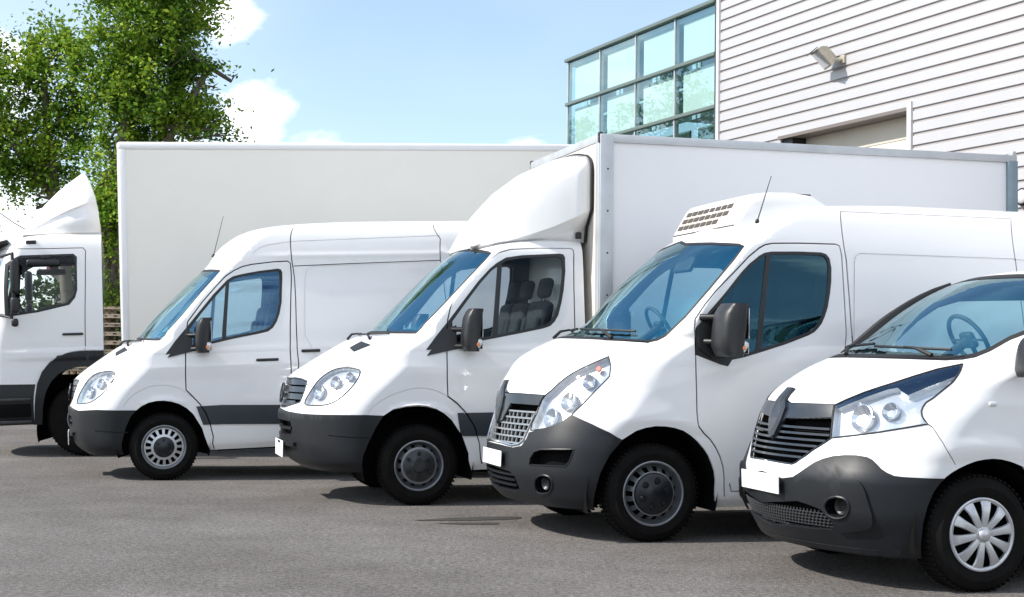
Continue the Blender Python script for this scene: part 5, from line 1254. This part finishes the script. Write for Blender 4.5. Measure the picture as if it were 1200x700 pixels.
# floodlight on the cladding
fl = empty('floodlight', wp(4.05, 6.24, .04), 0, 'small square floodlight on a bracket high on the ribbed cladding', 'floodlight')
base_l = wp(4.05, 6.24, .04)
def L(p): return Vector(p) - base_l
beige = mat('weathered_aluminium', (.46, .42, .33), .5, metal=.3, noise=.15, nscale=20)
m = MB(); m.box((0, 0, 0), (.12, .05, .14), WROT, bev=.01); m.tube([L(wp(4.05, 6.24, .05)), L(wp(4.09, 6.20, .20)), L(wp(4.14, 6.22, .26))], .032, 10); m.build('bracket', beige, fl)
R_ = WROT @ Matrix.Rotation(.35, 3, 'Z') @ Matrix.Rotation(.75, 3, 'X')
cc = L(wp(4.22, 6.30, .27))
m = MB(); m.loft([[cc + R_ @ Vector((x * a, y, z * a)) for x, z in ((-.20, -.17), (.20, -.17), (.20, .17), (-.20, .17))] for a, y in ((1, -.09), (1.06, -.075), (.98, .0), (.62, .10))], smooth=False); m.build('lamp_housing', beige, fl)
m = MB(); m.box(cc + R_ @ Vector((0, -.094, 0)), (.36, .008, .30), R_, bev=.003); m.build('lamp_glass', M['chrome'], fl)
m = MB(); m.box(cc + R_ @ Vector((0, -.11, .20)), (.42, .10, .012), R_); m.build('visor', M['steel_dark'], fl)
wl2 = empty('wall_lamp', wp(-.05, 3.60, .06), 0, 'round bulkhead lamp on the cladding at the right edge, beside the box truck', 'lamp')
m = MB(); m.lathe([(0, -.06), (.07, -.055), (.10, -.03), (.11, 0), (.11, .05)], 24); o = m.build('lamp_glass', M['lampwhite'], wl2); o.rotation_euler = (-WN).to_track_quat('Y', 'Z').to_euler()
m = MB(); m.lathe([(.10, -.035), (.125, -.02), (.13, .05)], 24); o = m.build('lamp_ring', M['black'], wl2); o.rotation_euler = (-WN).to_track_quat('Y', 'Z').to_euler()

# ---------------------------------------------------------------- stack of pallets between the lorry cab and its box
wood = mat('weathered_wood', (.40, .33, .24), .8, noise=.25, nscale=9)
def pallet(z, k, dx, rz):
    p = empty('pallet', (-6.75 + dx, 24.3, z), rz, k, 'pallet', 'wooden pallets stacked behind the lorry cab')
    for i in range(7):
        m = MB(); m.box((-.52 + i * .173, 0, .133), (.11, .8, .020)); m.build('board', wood, p)
    for y in (-.35, 0, .35):
        m = MB(); m.box((0, y, .112), (1.2, .1, .020)); m.build('stringer', wood, p)
        m = MB(); m.box((0, y, .011), (1.2, .1, .020)); m.build('bottom_board', wood, p)
        for x in (-.53, 0, .53):
            m = MB(); m.box((x, y, .062), (.12, .1, .078)); m.build('block', wood, p)
NP = 14
ORD = 'first second third fourth fifth sixth seventh eighth ninth tenth eleventh twelfth thirteenth bottom'.split()
for i in range(NP):
    pallet(i * .1455, 'wooden pallet topmost in the stack seen between the lorry cab and its box' if i == NP - 1 else ORD[NP - 1 - i] + ' pallet from the top of the wooden stack between lorry cab and box', random.uniform(-.02, .02), random.uniform(-.03, .03))

# ---------------------------------------------------------------- trees
def leafmat(name, a, b, c):
    m = bpy.data.materials.new(name); m.use_nodes = True; nt = m.node_tree.nodes; lk = m.node_tree.links; nt.clear()
    o = nt.new('ShaderNodeOutputMaterial'); d = nt.new('ShaderNodeBsdfPrincipled'); tr = nt.new('ShaderNodeBsdfTranslucent'); x = nt.new('ShaderNodeMixShader'); x.inputs[0].default_value = .42
    tc = nt.new('ShaderNodeTexCoord'); n1 = nt.new('ShaderNodeTexNoise'); n1.inputs['Scale'].default_value = 1.1; n1.inputs['Detail'].default_value = 3; lk.new(tc.outputs['Object'], n1.inputs[0])
    gi = nt.new('ShaderNodeNewGeometry'); ad = nt.new('ShaderNodeMath'); ad.operation = 'MULTIPLY_ADD'; ad.inputs[1].default_value = .45; lk.new(gi.outputs['Random Per Island'], ad.inputs[0]); lk.new(n1.outputs[0], ad.inputs[2])
    r = nt.new('ShaderNodeValToRGB'); e = r.color_ramp.elements; e[0].position = .42; e[0].color = (*a, 1); e[1].position = 1.02; e[1].color = (*c, 1); q = e.new(.75); q.color = (*b, 1)
    lk.new(ad.outputs[0], r.inputs[0]); lk.new(r.outputs[0], d.inputs['Base Color']); lk.new(r.outputs[0], tr.inputs[0]); d.inputs['Roughness'].default_value = .6; d.inputs['Specular IOR Level'].default_value = .2
    lk.new(d.outputs[0], x.inputs[1]); lk.new(tr.outputs[0], x.inputs[2]); lk.new(x.outputs[0], o.inputs[0]); return m
LEAF = leafmat('leaf_green', (.050, .115, .014), (.15, .29, .028), (.38, .48, .05))
LEAF2 = leafmat('leaf_dark', (.020, .045, .012), (.045, .10, .02), (.10, .15, .03))
BARK = mat('bark', (.13, .11, .085), .85, noise=.35, nscale=6)
def leaves(name, clumps, count, size, material, parent, kind=None, gen=None, per=.011):
    g = gen or rng
    cl = np.array(clumps, float); vol = cl[:, 3] * cl[:, 4] * cl[:, 5]; pr = vol ** .8; pr /= pr.sum()
    idx = g.choice(len(cl), count, p=pr); c = cl[idx]
    d = g.normal(size=(count, 3)); d /= np.linalg.norm(d, axis=1, keepdims=True); rad = g.uniform(.25, 1, (count, 1)) ** .45
    # twigs: leaves gather round random centres so that the outline is ragged
    tw = c[:, :3] + d * rad * c[:, 3:6]
    nt_ = max(10, int(count * per)); ti = g.integers(0, count, nt_); pick = g.choice(nt_, count, p=(lambda q: q / q.sum())(g.uniform(.25, 1, nt_) ** 2))
    # each spray is a drooping, stretched cluster of its own size and tilt
    ax_ = g.normal(size=(nt_, 3)); ax_[:, 2] *= .6; ax_ /= np.linalg.norm(ax_, axis=1, keepdims=True); ln = g.uniform(.12, .42, (nt_, 1)); wd_ = g.uniform(.055, .13, (nt_, 1))
    q = g.normal(size=(count, 1)); pos = tw[ti][pick] + ax_[pick] * ln[pick] * q + g.normal(size=(count, 3)) * wd_[pick]
    pos[:, 2] -= .10 * (q[:, 0] ** 2) * ln[pick][:, 0]
    ax = g.normal(size=(count, 3)); ax /= np.linalg.norm(ax, axis=1, keepdims=True); up = np.array((0, 0, 1.)) + g.normal(size=(count, 3)) * .75; up /= np.linalg.norm(up, axis=1, keepdims=True)
    bx = np.cross(up, ax); bx /= np.maximum(np.linalg.norm(bx, axis=1, keepdims=True), 1e-6); ax = np.cross(bx, up)
    s = size * g.uniform(.6, 1.35, (count, 1))
    V = np.stack([pos - ax * s * .55, pos + bx * s * .36, pos + ax * s * .60 - up * s * .12, pos - bx * s * .36], 1).reshape(-1, 3)
    F = np.arange(count * 4).reshape(-1, 4)
    me = bpy.data.meshes.new(name); me.vertices.add(len(V)); me.vertices.foreach_set('co', V.ravel()); me.loops.add(count * 4); me.loops.foreach_set('vertex_index', F.ravel().astype(np.int32))
    me.polygons.add(count); me.polygons.foreach_set('loop_start', np.arange(0, count * 4, 4, dtype=np.int32)); me.materials.append(material); me.update(); me.validate()
    return link(name, me, parent, kind=kind)
def PX(x, y, Y):
    """a point at depth Y seen in direction (x, y) of a 1200-wide frame: used only to lay out the crowns"""
    return ((x - 600) / 1710 * Y, Y, EYE + (415 + (x - 600) * .014 - y) / 1710 * Y)
def tree(name, loc, trunk, clumps, count, size, label, leaf=LEAF, twigs=26, seed=1, cat='tree', group=None, per=.011):
    g = np.random.default_rng(seed); r_ = random.Random(seed)
    e = empty(name, loc, 0, label, cat, group); loc = Vector(loc)
    m = MB()
    for pts, r0, r1 in trunk:
        pts = [Vector(p) - loc for p in pts]; n = len(pts); m.tube(pts, [r0 + (r1 - r0) * i / (n - 1) for i in range(n)], 9)
    ends = [Vector(p) - loc for pts, a, b in trunk for p in pts[len(pts) // 2:]]
    cl = [tuple(Vector(c[:3]) - loc) + tuple(c[3:]) for c in clumps]
    for c in cl:
        p = Vector(c[:3]); q = min(ends, key=lambda w: (w - p).length + (3 if w.z > p.z + .5 else 0)); mid = (p + q) / 2 + Vector((r_.uniform(-.3, .3), r_.uniform(-.3, .3), -.15))
        m.tube([q, mid, p], [.05, .035, .018], 6)
        for k in range(4):
            d = Vector((r_.uniform(-1, 1) * c[3], r_.uniform(-1, 1) * c[4], r_.uniform(-.6, 1) * c[5])); m.tube([p, p + d * .5, p + d * .95], [.016, .010, .005], 4)
    m.build('trunk', BARK, e, sharp=80)
    leaves('crown', cl, count, size, leaf, e, gen=g, per=per)
    return e
def blobs(lst, Y):
    o = []
    for x, y, rx, ry, dy in lst:
        p = PX(x, y, Y + dy); s = (Y + dy) / 1710; o.append((*p, rx * s, max(rx, ry) * s * .8, ry * s))
    return o
Y1 = 27.0
main = blobs([(165, -40, 95, 75, 0), (150, 30, 70, 60, -.4), (203, 20, 34, 70, .3), (120, 75, 52, 50, 0), (180, 90, 62, 58, -.3), (212, 110, 36, 40, .2), (140, 135, 48, 45, .2), (200, 140, 55, 32, .3),
              (224, 80, 18, 28, .2), (250, 138, 16, 16, 0), (244, 100, 9, 10, 0), (268, 88, 8, 6, 0), (245, 158, 26, 14, 0), (125, 190, 24, 34, .2), (128, 240, 15, 36, .2), (126, 290, 13, 34, .2), (127, 335, 11, 28, .2), (126, 215, 17, 34, -.2), (126, 255, 16, 34, -.2), (126, 300, 15, 34, -.2), (126, 345, 13, 26, -.2), (125, 270, 16, 40, -.3), (125, 230, 18, 30, -.3), (126, 325, 14, 30, -.3), (150, 175, 40, 20, .4), (118, 205, 18, 22, 0)], Y1)
x0 = PX(126, 0, Y1)[0]
tree('tree', (x0, Y1, 0), [([(x0, Y1, -.05), (x0 - .05, Y1, 1.5), (x0 + .03, Y1 + .1, 3.2), (x0 + .1, Y1, 4.8), (x0 + .5, Y1, 6.5), (x0 + .8, Y1, 8.2)], .20, .06),
      ([(x0 + .05, Y1, 3.0), (x0 + .5, Y1 + .2, 4.3), (x0 + 1.2, Y1, 5.5), (x0 + 1.8, Y1, 6.6)], .12, .04)],
     main, 46000, .078, 'tall leafy green tree with an ivy-clad trunk, behind the lorry box', seed=5)
left = blobs([(45, 65, 40, 40, 0), (80, 68, 20, 22, .2), (20, 105, 34, 45, 0), (60, 120, 42, 40, 0), (90, 128, 12, 30, .3), (30, 165, 40, 38, 0), (70, 180, 34, 28, -.2), (8, 60, 16, 14, 0), (50, 25, 15, 12, 0), (38, 44, 18, 12, 0),
              (12, 190, 26, 30, 0), (-20, 150, 30, 60, 0), (45, 205, 18, 28, 0), (-40, 90, 40, 60, 0), (90, 160, 16, 26, 0), (42, 232, 8, 12, 0), (15, 205, 26, 20, 0), (62, 210, 18, 20, 0), (30, 190, 30, 26, .2)], Y1 + 1.2)
xl = PX(80, 0, Y1 + 1.2)[0]
tree('tree', (xl, Y1 + 1.2, 0), [([(xl, Y1 + 1.2, -.05), (xl, Y1 + 1.2, 2.2), (xl - .25, Y1 + 1.1, 4.2), (xl - .5, Y1 + 1.2, 5.6), (xl - .6, Y1 + 1.2, 6.8)], .15, .05),
      ([(xl - .25, Y1 + 1.2, 4.2), (xl - .9, Y1 + 1.2, 4.9), (xl - 1.4, Y1 + 1.2, 5.7)], .09, .04)],
     left, 24000, .078, 'leafy green tree at the left edge, above the lorry cab, with sky gaps', seed=9)
# trees further off that the glass facade mirrors, beyond the left edge of the frame
for i, (x, y, h, s) in enumerate([(-19.5, 44.5, 13.2, 1.1), (-21.5, 51, 12.6, 1.1), (-26, 47, 11, 1.1), (-27, 57, 13, 1.3)]):
    g = random.Random(i + 3); cl = [(x + g.uniform(-2.0, 2.0) * s, y + g.uniform(-2, 2) * s, h * g.uniform(.30, .90), 1.2 * s, 1.2 * s, 1.0 * s) for _ in range(13)]
    tree('tree', (x, y, 0), [([(x, y, 0), (x + .1, y, h * .4), (x, y + .1, h * .8)], .26, .07)], cl, 15000, .14, ['broad green tree beyond the left edge of the car park, nearest the lorry', 'tallest of the trees far beyond the left edge of the car park', 'green tree furthest out past the left edge of the car park', 'green tree standing deepest behind the others past the left edge'][i], seed=30 + i, per=.03)
# hedge and house seen through the lorry's cab windows
hd = empty('hedge', (-12.5, 36, 0), 0, 'green hedge seen through the side windows of the lorry cab', 'hedge')
leaves('foliage', [(x, 0 + (i % 2) * .6, 1.75 + .25 * math.sin(i * 2.1), .9, .6, 1.75) for i, x in enumerate(np.arange(-8, 8, .8))], 30000, .15, LEAF2, hd, per=.06)
hs = empty('house', (-14.6, 62, 0), .25, 'distant house with a red tiled roof glimpsed through the lorry cab', 'house')
m = MB(); m.box((0, 0, 2.2), (9, 6, 4.4)); m.build('wall', mat('render', (.55, .5, .42), .8), hs)
m = MB(); m.loft([[Vector((-4.8, -3.4, 4.35)), Vector((-4.8, 0, 6.1)), Vector((-4.8, 3.4, 4.35))], [Vector((4.8, -3.4, 4.35)), Vector((4.8, 0, 6.1)), Vector((4.8, 3.4, 4.35))]], smooth=False); m.build('roof', mat('red_tile', (.36, .10, .06), .8, noise=.2), hs)
# hedge and trees across the road behind the camera, mirrored in the glass and paint
h2 = empty('hedge', (0, -32, 0), 0, 'long green hedge across the yard, behind the camera, mirrored in the van glass', 'hedge')
leaves('foliage', [(x, 0, 1.2, 1.3, .6, 1.2) for x in np.arange(-32, 33, 1.4)], 26000, .22, LEAF2, h2, per=.08)
for i, (x, y, h) in enumerate([(-24, -38, 9), (-7, -40, 8), (12, -38, 10), (28, -41, 9)]):
    g = random.Random(i + 40); cl = [(x + g.uniform(-1.8, 1.8), y + g.uniform(-1.8, 1.8), h * g.uniform(.4, .9), 1.3, 1.3, 1.1) for _ in range(11)]
    tree('tree', (x, y, 0), [([(x, y, 0), (x + .1, y, h * .4), (x, y + .1, h * .8)], .24, .06)], cl, 6000, .24, ['green tree behind the camera, past the hedge, furthest left', 'smallest green tree behind the camera, past the hedge', 'tallest green tree behind the camera, past the hedge', 'green tree behind the camera, past the hedge, furthest right'][i], seed=60 + i, per=.03)
# overhead cable
p0, p1 = Vector(PX(-40, 215, 34)), Vector(PX(75, 285, 30)); m = MB(); m.tube([p0 + (p1 - p0) * t + Vector((0, 0, -.25 * 4 * t * (1 - t))) for t in np.linspace(0, 1, 9)], .012, 5)
tag(m.build('overhead_cable', M['black']), 'thin overhead cable crossing the sky above the lorry cab', 'cable')

v_panel(); v_chassis(); v_reefer(); v_compact(); v_lorry()
